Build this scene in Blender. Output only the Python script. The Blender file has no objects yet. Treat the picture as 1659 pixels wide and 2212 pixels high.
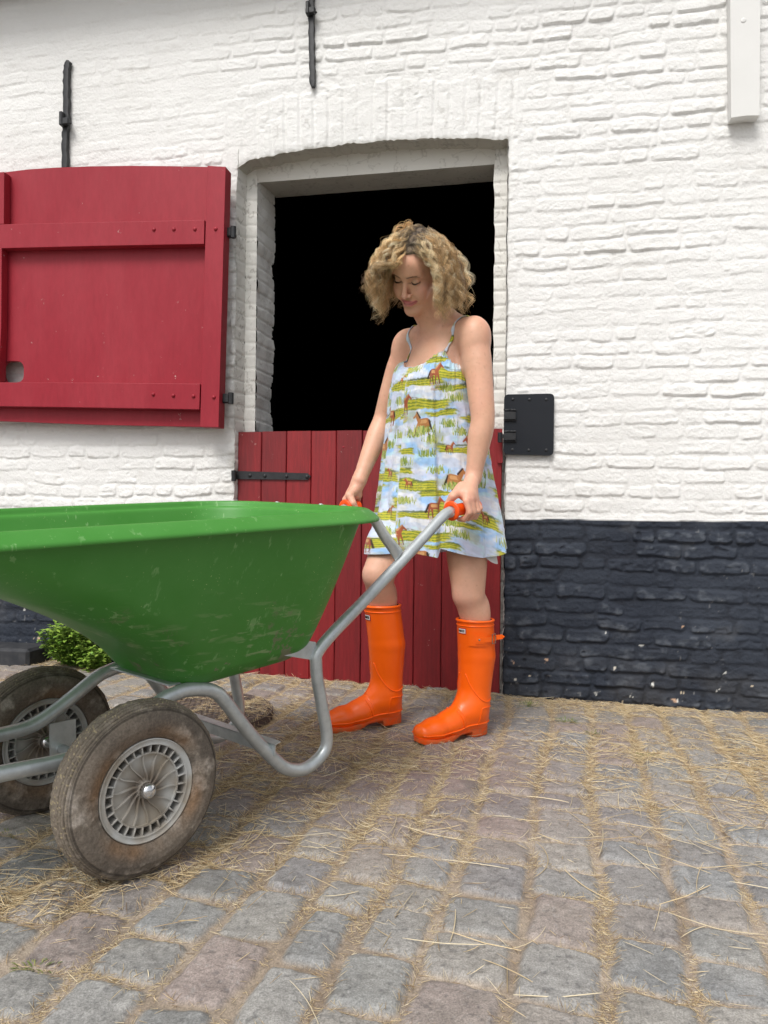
import bpy, math
import numpy as np
from mathutils import Matrix, Vector

# ---------------------------------------------------------------- camera, light, exposure
S = bpy.context.scene
F_PX, W_PX, H_PX = 740.0, 768.0, 1024.0
CAM_H = 0.75
ROLL = 0.010
cd = bpy.data.cameras.new('camera')
cam = bpy.data.objects.new('camera', cd)
S.collection.objects.link(cam)
cam.matrix_world = Matrix.Translation((0, 0, CAM_H)) @ Matrix.Rotation(math.radians(90), 4, 'X') @ Matrix.Rotation(ROLL, 4, 'Z')
cd.sensor_fit = 'VERTICAL'
cd.sensor_height = 24.0
cd.lens = F_PX / H_PX * 24.0
cd.clip_start = 0.02
cd.clip_end = 2000
S.camera = cam
S.render.resolution_x, S.render.resolution_y = 768, 1024
S.view_settings.view_transform = 'Standard'
S.view_settings.look = 'None'
S.view_settings.gamma = 1
S.view_settings.exposure = 0.48

SUN_EL, SUN_AZ = math.radians(54), math.radians(206)   # azimuth clockwise from +Y
w = bpy.data.worlds.new('World'); S.world = w; w.use_nodes = True
nt = w.node_tree
bg = nt.nodes['Background']
sky = nt.nodes.new('ShaderNodeTexSky'); sky.sky_type = 'NISHITA'; sky.sun_disc = False
sky.sun_elevation = SUN_EL; sky.sun_rotation = SUN_AZ; sky.dust_density = 4; sky.ozone_density = 1
hs = nt.nodes.new('ShaderNodeHueSaturation'); hs.inputs['Saturation'].default_value = 0.22   # overcast: the cloud layer takes the blue out
nt.links.new(sky.outputs[0], hs.inputs['Color']); nt.links.new(hs.outputs[0], bg.inputs[0])
bg.inputs[1].default_value = 0.115
sl = bpy.data.lights.new('sun', 'SUN'); sl.energy = 1.5; sl.angle = math.radians(20); sl.color = (1, .97, .93)
so = bpy.data.objects.new('sun', sl); S.collection.objects.link(so)
d = Vector((math.sin(SUN_AZ)*math.cos(SUN_EL), math.cos(SUN_AZ)*math.cos(SUN_EL), math.sin(SUN_EL)))
so.rotation_euler = (-d).to_track_quat('-Z', 'Y').to_euler()

# ---------------------------------------------------------------- helpers
rng = np.random.default_rng(7)
C = S.collection
def link(o, parent=None):
    C.objects.link(o)
    if parent is not None: o.parent = parent
    return o
def tag(o, label=None, cat=None, group=None, kind=None):
    if label: o['label'] = label
    if cat: o['category'] = cat
    if group: o['group'] = group
    if kind: o['kind'] = kind
    return o
def empty(name, loc=(0, 0, 0)):
    o = bpy.data.objects.new(name, None); o.empty_display_size = .05
    o.location = loc
    return link(o)
def mesh(name, V, Fc, mat, parent=None, col=None, smooth=True, uv=None):
    """one mesh object; V is (n,3), Fc an int array (m,3|4) or a list of tuples. World coordinates."""
    me = bpy.data.meshes.new(name)
    V = np.asarray(V, dtype=np.float32)
    if parent is not None and parent.type == 'EMPTY':
        V = V - np.array(parent.location, dtype=np.float32)
    elif parent is not None and parent.get('_off') is not None:
        V = V - np.array(parent['_off'], dtype=np.float32)
    if isinstance(Fc, np.ndarray):
        n, k = Fc.shape
        me.vertices.add(len(V)); me.vertices.foreach_set('co', V.ravel())
        me.loops.add(n*k); me.loops.foreach_set('vertex_index', Fc.astype(np.int32).ravel())
        me.polygons.add(n)
        me.polygons.foreach_set('loop_start', (np.arange(n)*k).astype(np.int32))
        me.polygons.foreach_set('loop_total', np.full(n, k, dtype=np.int32))
        me.update(calc_edges=True)
    else:
        me.from_pydata([tuple(map(float, v)) for v in V], [], [tuple(map(int, f)) for f in Fc]); me.update()
    me.validate(clean_customdata=False)
    if smooth: me.polygons.foreach_set('use_smooth', np.ones(len(me.polygons), dtype=bool))
    if col is not None:
        a = me.color_attributes.new('Col', 'FLOAT_COLOR', 'POINT')
        c = np.ones((len(V), 4), dtype=np.float32); c[:, :3] = col
        a.data.foreach_set('color', c.ravel())
    if mat: me.materials.append(mat)
    o = bpy.data.objects.new(name, me)
    return link(o, parent)
def off_of(p):
    if p is None: return np.zeros(3)
    if p.type == 'EMPTY': return np.array(p.location)
    return np.array(p.get('_off', (0, 0, 0)))
def part(name, V, Fc, mat, parent, **k):
    """a part (or sub-part) whose local frame is that of the thing's empty"""
    root = parent
    while root.parent is not None: root = root.parent
    o = np.array(root.location) if root.type == 'EMPTY' else np.zeros(3)
    V = np.asarray(V, dtype=float) - o
    keep = parent
    ob = mesh(name, V, Fc, mat, None, **k)
    ob.parent = keep
    return ob

class MB:
    def __init__(s): s.v = []; s.f = []; s.c = []
    def add(s, V, Fs, col=None):
        b = len(s.v)
        s.v.extend([tuple(map(float, p)) for p in V]); s.f.extend([tuple(int(i)+b for i in f) for f in Fs])
        if col is not None: s.c.extend([tuple(col)]*len(V))
    def grid(s, P, close_u=False, close_v=False):
        """P (n,m,3)"""
        n, m = P.shape[:2]; b = len(s.v)
        s.v.extend([tuple(map(float, p)) for p in P.reshape(-1, 3)])
        for i in range(n - (0 if close_u else 1)):
            for j in range(m - (0 if close_v else 1)):
                i2, j2 = (i+1) % n, (j+1) % m
                s.f.append((b+i*m+j, b+i2*m+j, b+i2*m+j2, b+i*m+j2))
    def box(s, M, sx, sy, sz, bev=0):
        """box centred on matrix M (numpy 4x4 or (R,t)), bevelled edges by chamfer rings"""
        R, t = M
        hx, hy, hz = sx/2, sy/2, sz/2; b = min(bev, hx*.9, hy*.9, hz*.9)
        if b <= 0:
            V = [(x, y, z) for z in (-hz, hz) for y in (-hy, hy) for x in (-hx, hx)]
            Fs = [(0, 2, 3, 1), (4, 5, 7, 6), (0, 1, 5, 4), (2, 6, 7, 3), (0, 4, 6, 2), (1, 3, 7, 5)]
        else:
            V = []; Fs = []
            idx = {}
            for a, (X, Y, Z) in enumerate([(x, y, z) for z in (-1, 1) for y in (-1, 1) for x in (-1, 1)]):
                for k in range(3):
                    p = [X*(hx-b), Y*(hy-b), Z*(hz-b)]; p[k] = (X*hx, Y*hy, Z*hz)[k]
                    idx[(a, k)] = len(V); V.append(tuple(p))
                Fs.append((idx[(a, 0)], idx[(a, 1)], idx[(a, 2)]))
            def q(a, b_, c, d_): return (a, b_, c, d_)
            for k, corners in [(0, (0, 2, 6, 4)), (0, (1, 3, 7, 5)), (1, (0, 1, 5, 4)), (1, (2, 3, 7, 6)), (2, (0, 1, 3, 2)), (2, (4, 5, 7, 6))]:
                Fs.append(tuple(idx[(c, k)] for c in corners))
            for bit, k1, k2 in [(0, 1, 2), (1, 0, 2), (2, 0, 1)]:
                for a in range(8):
                    if a & (1 << bit): continue
                    c = a | (1 << bit)
                    Fs.append((idx[(a, k1)], idx[(c, k1)], idx[(c, k2)], idx[(a, k2)]))
        V = np.array(V) @ np.asarray(R).T + np.asarray(t)
        s.add(V, Fs)
    def tube(s, pts, r, n=14, caps=True):
        V, Fs = tube_np(pts, r, n, caps); s.add(V, Fs)
    def lathe(s, prof, R, t, n=64, close=False):
        """prof list of (radius, axial); axis = local y of R"""
        a = np.linspace(0, 2*np.pi, n, endpoint=False)
        P = np.zeros((n, len(prof), 3))
        for j, (r, y) in enumerate(prof):
            P[:, j] = np.stack([r*np.cos(a), np.full(n, y), r*np.sin(a)], 1)
        P = P @ np.asarray(R).T + np.asarray(t)
        s.grid(P, close_u=True, close_v=close)
    def prism(s, pts, up, th):
        """polygon pts (n,3) extruded by vector up*th"""
        pts = np.asarray(pts); n = len(pts); q = pts + np.asarray(up)*th
        s.add(np.vstack([pts, q]), [tuple(range(n)), tuple(range(2*n-1, n-1, -1))] + [(i, (i+1) % n, n+(i+1) % n, n+i) for i in range(n)])
    def build(s, name, mat, parent=None, smooth=False, **k):
        f = part if parent is not None else mesh
        o = f(name, np.array(s.v), s.f, mat, parent, smooth=smooth, **k) if parent is not None else mesh(name, np.array(s.v), s.f, mat, None, smooth=smooth, **k)
        fix_normals(o)
        return o
def fix_normals(o):
    import bmesh
    bm = bmesh.new(); bm.from_mesh(o.data); bmesh.ops.recalc_face_normals(bm, faces=bm.faces); bm.to_mesh(o.data); bm.free()
def autosmooth(o, ang=35):
    me = o.data
    me.polygons.foreach_set('use_smooth', np.ones(len(me.polygons), dtype=bool))
    me.set_sharp_from_angle(angle=math.radians(ang))
def catmull(P, n=8, closed=False):
    P = np.asarray(P, float)
    if closed: Q = np.vstack([P[-1], P, P[0], P[1]])
    else: Q = np.vstack([2*P[0]-P[1], P, 2*P[-1]-P[-2]])
    out = []
    for i in range(1, len(Q)-2):
        p0, p1, p2, p3 = Q[i-1:i+3]
        for t in np.linspace(0, 1, n, endpoint=False):
            out.append(.5*((2*p1)+(-p0+p2)*t+(2*p0-5*p1+4*p2-p3)*t*t+(-p0+3*p1-3*p2+p3)*t**3))
    if not closed: out.append(P[-1])
    return np.array(out)
def fillet(P, rad, n=8):
    """polyline with rounded corners; rad per inner vertex or scalar"""
    P = np.asarray(P, float); out = [P[0]]
    for i in range(1, len(P)-1):
        r = rad[i] if hasattr(rad, '__len__') else rad
        a, b, c = P[i-1], P[i], P[i+1]
        la, lc = np.linalg.norm(a-b), np.linalg.norm(c-b)
        r = min(r, la*.49, lc*.49)
        p, q = b+(a-b)/la*r, b+(c-b)/lc*r
        for t in np.linspace(0, 1, n): out.append((1-t)**2*p+2*t*(1-t)*b+t*t*q)
    out.append(P[-1]); return np.array(out)
def tube_np(pts, r, n=14, caps=True):
    P = np.asarray(pts, float); m = len(P)
    r = np.broadcast_to(np.asarray(r, float), (m,))
    T = np.gradient(P, axis=0); T /= np.linalg.norm(T, axis=1)[:, None]+1e-12
    u = np.cross(T[0], [0, 0, 1.]);
    if np.linalg.norm(u) < 1e-3: u = np.cross(T[0], [1., 0, 0])
    u /= np.linalg.norm(u); a = np.linspace(0, 2*np.pi, n, endpoint=False); V = []
    for i in range(m):
        u = u - T[i]*np.dot(u, T[i]); u /= np.linalg.norm(u)+1e-12; v = np.cross(T[i], u)
        V.append(P[i]+r[i]*(np.cos(a)[:, None]*u+np.sin(a)[:, None]*v))
    V = np.vstack(V); Fs = [(i*n+j, i*n+(j+1) % n, (i+1)*n+(j+1) % n, (i+1)*n+j) for i in range(m-1) for j in range(n)]
    if caps: Fs += [tuple(range(n-1, -1, -1)), tuple(range((m-1)*n, m*n))]
    return V, Fs

# ---- numpy noise
_tab = np.random.default_rng(3).random(65536).astype(np.float32)
def _h(ix, iy, iz, s): return _tab[((ix*73856093) ^ (iy*19349663) ^ (iz*83492791) ^ (s*2654435)) & 65535]
def vn(x, y, z=0.0, seed=0):
    x, y, z = np.broadcast_arrays(np.asarray(x, np.float32), np.asarray(y, np.float32), np.asarray(z, np.float32))
    ix, iy, iz = np.floor(x).astype(np.int64), np.floor(y).astype(np.int64), np.floor(z).astype(np.int64)
    fx, fy, fz = x-ix, y-iy, z-iz
    fx, fy, fz = fx*fx*(3-2*fx), fy*fy*(3-2*fy), fz*fz*(3-2*fz)
    r = 0
    flat = not np.any(fz)
    for dz in ((0,) if flat else (0, 1)):
        wz = 1.0 if flat else (fz if dz else 1-fz)
        for dy in (0, 1):
            wy = fy if dy else 1-fy
            for dx in (0, 1):
                wx = fx if dx else 1-fx
                r = r + _h(ix+dx, iy+dy, iz+dz, seed)*wx*wy*wz
    return r*2-1
def fbm(x, y, z=0.0, seed=0, o=4, g=.5, l=2.03):
    r = 0; a = 1; t = 0
    for i in range(o):
        r = r + a*vn(x, y, z, seed+i*17); t += a; a *= g; x, y, z = x*l, y*l, z*l
    return r/t
def sstep(a, b, x):
    t = np.clip((x-a)/(b-a), 0, 1); return t*t*(3-2*t)
def mixc(a, b, t): return np.asarray(a)*(1-t[..., None])+np.asarray(b)*t[..., None]

# ---- camera model used once to measure the place from the photograph
KD = 768/1659.0
def ray(dx, dy):
    u = (dx*KD-W_PX/2)/F_PX; v = (H_PX/2-dy*KD)/F_PX
    c, s = math.cos(ROLL), math.sin(ROLL)
    return np.array([u*c-v*s, 1.0, u*s+v*c])
def at(dx, dy, Y):
    r = ray(dx, dy); return np.array([r[0]*Y, Y, CAM_H+r[2]*Y])
# wall frame: a along the wall, n into the barn
WS = 0.19
WA = np.array([1, -WS, 0])/math.hypot(1, WS); WN = np.array([WS, 1, 0])/math.hypot(1, WS)
WO = np.array([0, 3.127, 0])
def wall(a, z, dn=0.0): return WO+WA*a+np.array([0, 0, z])+WN*dn
def onwall(dx, dy, dn=0.0):
    r = ray(dx, dy); o = WO+WN*dn
    t = np.dot(o-np.array([0, 0, CAM_H]), WN)/np.dot(r, WN)
    p = np.array([0, 0, CAM_H])+r*t
    return np.dot(p-WO, WA), p[2]
def ground_z(x): return -.022*(x-.5)

# ---- materials
def mat(name, base=(.5, .5, .5), rough=.6, metal=0, attr=False, bump=0, bscale=200, bdist=.001, bdetail=6, mott=0, mscale=8, mcol=None,
        spec=.5, coat=0, sss=0, rvar=0, stretch=None, sheen=0, grain=0, gscale=400, chips=0, ccol=(.62, .55, .50), cscale=26):
    m = bpy.data.materials.new(name); m.use_nodes = True; n = m.node_tree.nodes; l = m.node_tree.links
    b = n['Principled BSDF']; b.inputs['Roughness'].default_value = rough; b.inputs['Metallic'].default_value = metal
    b.inputs['Specular IOR Level'].default_value = spec; b.inputs['Coat Weight'].default_value = coat
    b.inputs['Base Color'].default_value = (*base, 1)
    if sheen: b.inputs['Sheen Weight'].default_value = sheen
    if sss:
        b.inputs['Subsurface Weight'].default_value = sss; b.inputs['Subsurface Radius'].default_value = (1, .35, .2); b.inputs['Subsurface Scale'].default_value = .008
    tc = n.new('ShaderNodeTexCoord'); co = tc.outputs['Object']
    if stretch:
        mp = n.new('ShaderNodeMapping'); mp.inputs['Scale'].default_value = stretch; l.new(co, mp.inputs[0]); co = mp.outputs[0]
    src = None
    if attr:
        a = n.new('ShaderNodeAttribute'); a.attribute_name = 'Col'; src = a.outputs['Color']
    if mott:
        no = n.new('ShaderNodeTexNoise'); no.inputs['Scale'].default_value = mscale; no.inputs['Detail'].default_value = 8; no.inputs['Roughness'].default_value = .65; l.new(co, no.inputs[0])
        rp = n.new('ShaderNodeValToRGB'); rp.color_ramp.elements[0].position = .42; rp.color_ramp.elements[1].position = .62; l.new(no.outputs[0], rp.inputs[0])
        mx = n.new('ShaderNodeMix'); mx.data_type = 'RGBA'
        mu = n.new('ShaderNodeMath'); mu.operation = 'MULTIPLY'; mu.inputs[1].default_value = mott; l.new(rp.outputs[0], mu.inputs[0]); l.new(mu.outputs[0], mx.inputs[0])
        if src is not None: l.new(src, mx.inputs['A'])
        else: mx.inputs['A'].default_value = (*base, 1)
        mx.inputs['B'].default_value = (*(mcol or tuple(c*.6 for c in base)), 1)
        src = mx.outputs['Result']
        if rvar:
            mr = n.new('ShaderNodeMapRange'); mr.inputs['To Min'].default_value = max(rough-rvar, .03); mr.inputs['To Max'].default_value = min(rough+rvar, 1); l.new(no.outputs[0], mr.inputs[0]); l.new(mr.outputs[0], b.inputs['Roughness'])
    if chips:
        f_ = []
        for sc_, lo_, hi_ in ((cscale, .66, .685), (cscale*.16, .50, .60)):
            cn = n.new('ShaderNodeTexNoise'); cn.inputs['Scale'].default_value = sc_; cn.inputs['Detail'].default_value = 6; cn.inputs['Roughness'].default_value = .7; l.new(tc.outputs['Object'], cn.inputs[0])
            cr = n.new('ShaderNodeMapRange'); cr.inputs['From Min'].default_value = lo_; cr.inputs['From Max'].default_value = hi_; l.new(cn.outputs[0], cr.inputs[0]); f_.append(cr.outputs[0])
        cm = n.new('ShaderNodeMath'); cm.operation = 'MULTIPLY'; l.new(f_[0], cm.inputs[0]); l.new(f_[1], cm.inputs[1])
        c2 = n.new('ShaderNodeMath'); c2.operation = 'MULTIPLY'; c2.inputs[1].default_value = chips; l.new(cm.outputs[0], c2.inputs[0])
        cx = n.new('ShaderNodeMix'); cx.data_type = 'RGBA'; l.new(c2.outputs[0], cx.inputs[0]); l.new(src, cx.inputs['A']); cx.inputs['B'].default_value = (*ccol, 1); src = cx.outputs['Result']
    if grain and src is not None:
        g1 = n.new('ShaderNodeTexNoise'); g1.inputs['Scale'].default_value = gscale; g1.inputs['Detail'].default_value = 4; g1.inputs['Roughness'].default_value = .7; l.new(co, g1.inputs[0])
        gr = n.new('ShaderNodeMapRange'); gr.inputs['From Min'].default_value = .3; gr.inputs['From Max'].default_value = .7; gr.inputs['To Min'].default_value = 1-grain; gr.inputs['To Max'].default_value = 1+grain; l.new(g1.outputs[0], gr.inputs[0])
        gm = n.new('ShaderNodeVectorMath'); gm.operation = 'SCALE'; l.new(src, gm.inputs[0]); l.new(gr.outputs[0], gm.inputs['Scale']); src = gm.outputs[0]
    if src is not None: l.new(src, b.inputs['Base Color'])
    if bump:
        nb = n.new('ShaderNodeTexNoise'); nb.inputs['Scale'].default_value = bscale; nb.inputs['Detail'].default_value = bdetail; nb.inputs['Roughness'].default_value = .6; l.new(co, nb.inputs[0])
        bp = n.new('ShaderNodeBump'); bp.inputs['Strength'].default_value = bump; bp.inputs['Distance'].default_value = bdist; l.new(nb.outputs[0], bp.inputs['Height']); l.new(bp.outputs[0], b.inputs['Normal'])
    return m
# ================================================================ BARN
M_wall = mat('painted_brick', rough=.78, attr=True, bump=1.0, bscale=95, bdist=.0034, bdetail=10, spec=.3)
M_reveal = mat('painted_reveal', rough=.85, attr=True, bump=.6, bscale=90, bdist=.002, spec=.25)
M_red = mat('red_paint', base=(.285, .013, .026), rough=.5, spec=.32, attr=False, mott=.6, mscale=4.5, mcol=(.335, .030, .044), bump=.35, bscale=70, bdist=.0009, rvar=.14, stretch=(1, 1, .28), chips=.6, cscale=34, grain=.08, gscale=60)
M_redwood = mat('red_wood_paint', rough=.5, attr=True, bump=.55, bscale=26, bdist=.0025, stretch=(7, 7, .55), mott=.5, mscale=2.4, mcol=(.13, .008, .011), chips=.5, cscale=30, grain=.2, gscale=14)
M_iron = mat('black_iron', base=(.012, .013, .015), rough=.5, bump=.5, bscale=60, bdist=.002, mott=.4, mscale=40, mcol=(.03, .032, .036))
M_plate = mat('black_plate', base=(.0095, .012, .017), rough=.45, spec=.3, mott=.2, mscale=5, mcol=(.016, .019, .025), rvar=.08)
M_dark = mat('dark_interior', base=(.0015, .0015, .0015), rough=1, spec=0)  # near-black colour stands in for the unlit depth of the room
M_whitewood = mat('white_board', base=(.72, .72, .70), rough=.6, bump=.3, bscale=120, bdist=.0008, mott=.25, mscale=3, mcol=(.62, .62, .60))
M_roof = mat('dark_eave', base=(.10, .075, .055), rough=.8, bump=.3, bscale=30, mott=.5, mscale=6)

barn = empty('barn', tuple(wall(0, 0)))
tag(barn, 'white painted brick barn with black base, dark doorway and red doors', 'barn')

# opening, in wall coordinates
aL = onwall(510, 700)[0]; aR = onwall(1094, 700)[0]
arch_px = [(510, 364), (535, 350), (570, 341), (620, 331), (690, 320), (760, 312), (830, 306), (900, 302), (970, 300), (1040, 300.5), (1096, 304)]
arch = np.array([onwall(*p) for p in arch_px])
arch[0, 0] = aL; arch[-1, 0] = aR
def arch_z(a): return np.interp(a, arch[:, 0], arch[:, 1]) + .004*vn(np.asarray(a)*28, 3.3) + .003*vn(np.asarray(a)*75, 9.1)
Z_BAND = onwall(1400, 1124)[1]

rb = np.random.default_rng(11)
PC = .0582
courses = []
for c in range(80):
    e = [-7.0-rb.random()*.2]; amp = []; sh = []
    base = rb.uniform(.55, 1.1)
    while e[-1] < 7:
        L = rb.choice([rb.uniform(.165, .22), rb.uniform(.085, .115)], p=[.62, .38]); e.append(e[-1]+L)
        amp.append(base*rb.choice([rb.uniform(.28, .5), rb.uniform(.55, 1.2)], p=[.22, .78])); sh.append(rb.uniform(-.004, .004))
    courses.append((np.array(e), np.array(amp), np.array(sh)))
def wall_relief(a, z):
    """outward relief (m) of the painted brickwork"""
    wa = a + .016*fbm(a*11, z*11, seed=2, o=4)+.03*vn(a*1.1, z*1.6, seed=4)
    wz = z + .014*vn(a*1.6, z*1.3, seed=5) + .011*fbm(a*9, z*16, seed=8, o=4)
    fade = np.clip(.78+.75*fbm(a*2.1, z*3.3, seed=9, o=3), .6, 1.25)
    h = np.zeros_like(a); rgh = np.zeros_like(a)
    ci = np.floor((wz+.3)/PC).astype(int)
    for c in range(max(0, ci.min()), min(79, ci.max())+1):
        m = ci == c
        if not m.any(): continue
        e, amp, sh = courses[c]
        x = wa[m]; k = np.clip(np.searchsorted(e, x)-1, 0, len(amp)-1)
        cx = (e[k]+e[k+1])/2; hx = (e[k+1]-e[k])/2-.0065
        zc = (c+.5)*PC-.3+sh[k]; hz = PC/2-.0070
        yy = wz[m]-zc
        qx = np.abs(x-cx)-(hx-.014); qy = np.abs(yy)-(hz-.013)
        d = np.hypot(np.maximum(qx, 0), np.maximum(qy, 0))+np.minimum(np.maximum(qx, qy), 0)-.0135
        soft = np.where(yy < 0, .0048, .0115)
        p = sstep(0, 1, -d/soft+.45)
        lean = 1-.30*(yy/hz)
        h[m] = p*amp[k]*.0060*lean*fade[m]; rgh[m] = p*np.minimum(amp[k]*fade[m]*1.2, 1.2)
    # soldier bricks of the flat arch above the doorway
    az = arch_z(a); over = z-az
    cen = (aL+aR)/2; ang = (a-cen)*.10*over
    sa = a-ang+.004*fbm(a*20, z*9, seed=21, o=2); SW = .064
    fr = np.abs((sa/SW-np.floor(sa/SW))-.5)*SW
    kk = np.floor(sa/SW).astype(int)
    ra = _tab[(kk*7919) & 65535]; top = .235+.03*_tab[(kk*104729) & 65535]
    hs_ = sstep(0, .006, (SW/2-.004)-fr)*sstep(0, .012, top-over)*(.0022+.0035*ra)
    win = sstep(-.045, .0, a-aL+.04)*sstep(-.03, .01, aR+.04-a)*sstep(.30, .27, over)*(over > -.1)
    h = h*(1-win)+hs_*win; rgh = rgh*(1-win)+.5*win
    # the thicker, smoother coat at the upper left
    sm = sstep(-.2, -1.5, a+.25*vn(a*1.1, z*1.3, seed=31))*sstep(1.9, 2.7, z+.15*vn(a, z, seed=33))
    h = h*(1-.62*sm); rgh = rgh*(1-.75*sm)
    f1 = fbm(a*75, z*110, seed=40, o=4); f2 = fbm(a*22, z*30, seed=44, o=3)
    crumble = np.clip(fbm(a*9, z*9, seed=47, o=2)+.15, 0, 1)
    h = h+f1*(.0008+.0034*rgh*crumble)+f2*(.0012+.0018*rgh)+.0006*fbm(a*12, z*150, seed=50, o=3)+.0022*fbm(a*5, z*7, seed=55, o=2)
    pit = sstep(.62, .8, vn(a*34, z*46, seed=52))*sstep(.2, .6, rgh)
    h = h-pit*.0028
    return h, rgh

def lin(lo, hi, st): return np.arange(lo, hi, st)
st = .0048
ga = np.concatenate([lin(-7, -2.02, .03), lin(-2.02, aL, st), np.linspace(aL, aR, int((aR-aL)/st)), lin(aR+st, 1.66, st), np.arange(1.66, 7, .03)])
gz = np.concatenate([lin(-.18, 3.20, st)])
A, Z = np.meshgrid(ga, gz, indexing='ij')
inside_col = (A > aL-1e-6) & (A < aR+1e-6)
AZ = arch_z(A)
# snap rows to the arch line
near = inside_col & (np.abs(Z-AZ) < st*.5+1e-6); Z = np.where(near, AZ, Z)
H, RG = wall_relief(A, Z)
H = H*(1+.8*(Z < Z_BAND))
edgeL = np.abs(A-aL) < 1e-6; edgeR = np.abs(A-aR) < 1e-6
wob = lambda z, s: .0045*fbm(z*17, s, seed=60, o=3)+.004*np.clip(vn(z/PC*1.0, s, seed=61), -.4, 1)
def wobL(z): return wob(z, 1.5)
def wobR(z): return wob(z, 7.5)
# rounded arris into the opening, with a slightly ragged line
dL = np.clip(aL-A, 0, .05); dR = np.clip(A-aR, 0, .05)
below = Z < AZ
fadeL = np.exp(-np.clip(aL-A, 0, 9)/.02)*(A <= aL+1e-6); fadeR = np.exp(-np.clip(A-aR, 0, 9)/.02)*(A >= aR-1e-6)
A2 = A+np.where(below, fadeL*wobL(Z)+fadeR*wobR(Z), 0)
arris = np.where(below, np.exp(-np.maximum(aL-A, 0)/.007)*(A <= aL+1e-6)+np.exp(-np.maximum(A-aR, 0)/.007)*(A >= aR-1e-6), 0)
arris = np.maximum(arris, np.exp(-np.clip(Z-AZ, 0, 9)/.007)*inside_col*(Z >= AZ-1e-6))
H = H*(1-.5*arris)-.006*arris
P = WO[None, None, :]+A2[..., None]*WA+Z[..., None]*np.array([0, 0, 1.])-H[..., None]*WN
na, nz = A.shape
I = np.arange(na*nz).reshape(na, nz)
q = np.stack([I[:-1, :-1], I[1:, :-1], I[1:, 1:], I[:-1, 1:]], -1).reshape(-1, 4)
ac = ((ga[:-1]+ga[1:])/2)[:, None]; zc = (Z[:-1, :-1]+Z[:-1, 1:]+Z[1:, :-1]+Z[1:, 1:])/4
hole = (ac > aL) & (ac < aR) & (zc < (AZ[:-1, :-1]+AZ[1:, :-1])/2)
q = q[~hole.ravel()]
# paint colours
n1 = fbm(A*3, Z*3, seed=70, o=4); n2 = fbm(A*30, Z*40, seed=72, o=3)
white = mixc((.79, .79, .775), (.715, .71, .685), np.clip(.35+.5*n1, 0, 1))
dirt = sstep(.45, .75, fbm(A*8, Z*11, seed=74, o=4))*.35
white = mixc(white, (.55, .53, .49), dirt)
eL = np.exp(-np.clip(aL-A, 0, 9)/.06)*(A <= aL)*sstep(-.1, .5, fbm(A*18, Z*22, seed=76, o=3)+.1)*below
white = mixc(white, (.47, .45, .41), np.clip(eL*.75, 0, 1))
crack = (sstep(.035, .0, np.abs(fbm(A*7, Z*10, seed=78, o=4)))*sstep(.35, .6, vn(A*2.3, Z*2.9, seed=79)))
white = mixc(white, (.42, .40, .37), crack*.45)
low = sstep(.9, .0, Z)
blk = mixc((.019, .0245, .037), (.036, .044, .060), np.clip(.4+.8*n1, 0, 1))
wear = sstep(.0040, .0085, H)*sstep(-.1, .5, n2)
blk = mixc(blk, (.095, .108, .128), wear*.65); blk = mixc(blk, (.010, .012, .018), sstep(.0015, -.001, H)*.5)
dust = sstep(.34, .62, fbm(A*6, Z*7, seed=80, o=4)); blk = mixc(blk, (.09, .095, .105), dust*.35)
dust2 = sstep(.30, -.05, Z)*np.clip(.35+.7*fbm(A*9, Z*12, seed=81, o=3), 0, 1); blk = mixc(blk, (.085, .078, .068), dust2*.45)
sp = vn(A*95, Z*95, seed=82); spz = vn(A*4, Z*4, seed=83)
chips = sstep(.84, .9, sp)*sstep(.2, .6, spz+.35*low)
blk = mixc(blk, (.22, .22, .22), chips*.55)
# larger flakes of missing paint
rf = np.random.default_rng(5)
for _ in range(95):
    ca = rf.uniform(-2, 1.6); cz = rf.uniform(.0, .62)**1.0*rf.choice([.28, .55, 1], p=[.5, .3, .2]); s_ = rf.uniform(.002, .0085)
    colr = [(.62, .58, .50), (.55, .36, .24), (.60, .50, .36), (.66, .66, .62)][rf.integers(4)]
    if ca > .9: cz = rf.uniform(.02, .14) if rf.random() < .6 else cz
    dd = np.hypot((A-ca)/rf.uniform(.8, 1.5), Z-cz-.0)+.0085*vn(A*150, Z*150, seed=84)+.004*n2
    m = sstep(s_, s_*.55, dd)
    if m.max() > 0: blk = mixc(blk, colr, m*.9)
band = sstep(-.0022, .0022, Z-Z_BAND-.0045*fbm(A*10, Z*3, seed=90, o=3))
col = mixc(blk, white, band)
wallob = part('wall', P.reshape(-1, 3), q, M_wall, barn, col=col.reshape(-1, 3))

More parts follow.
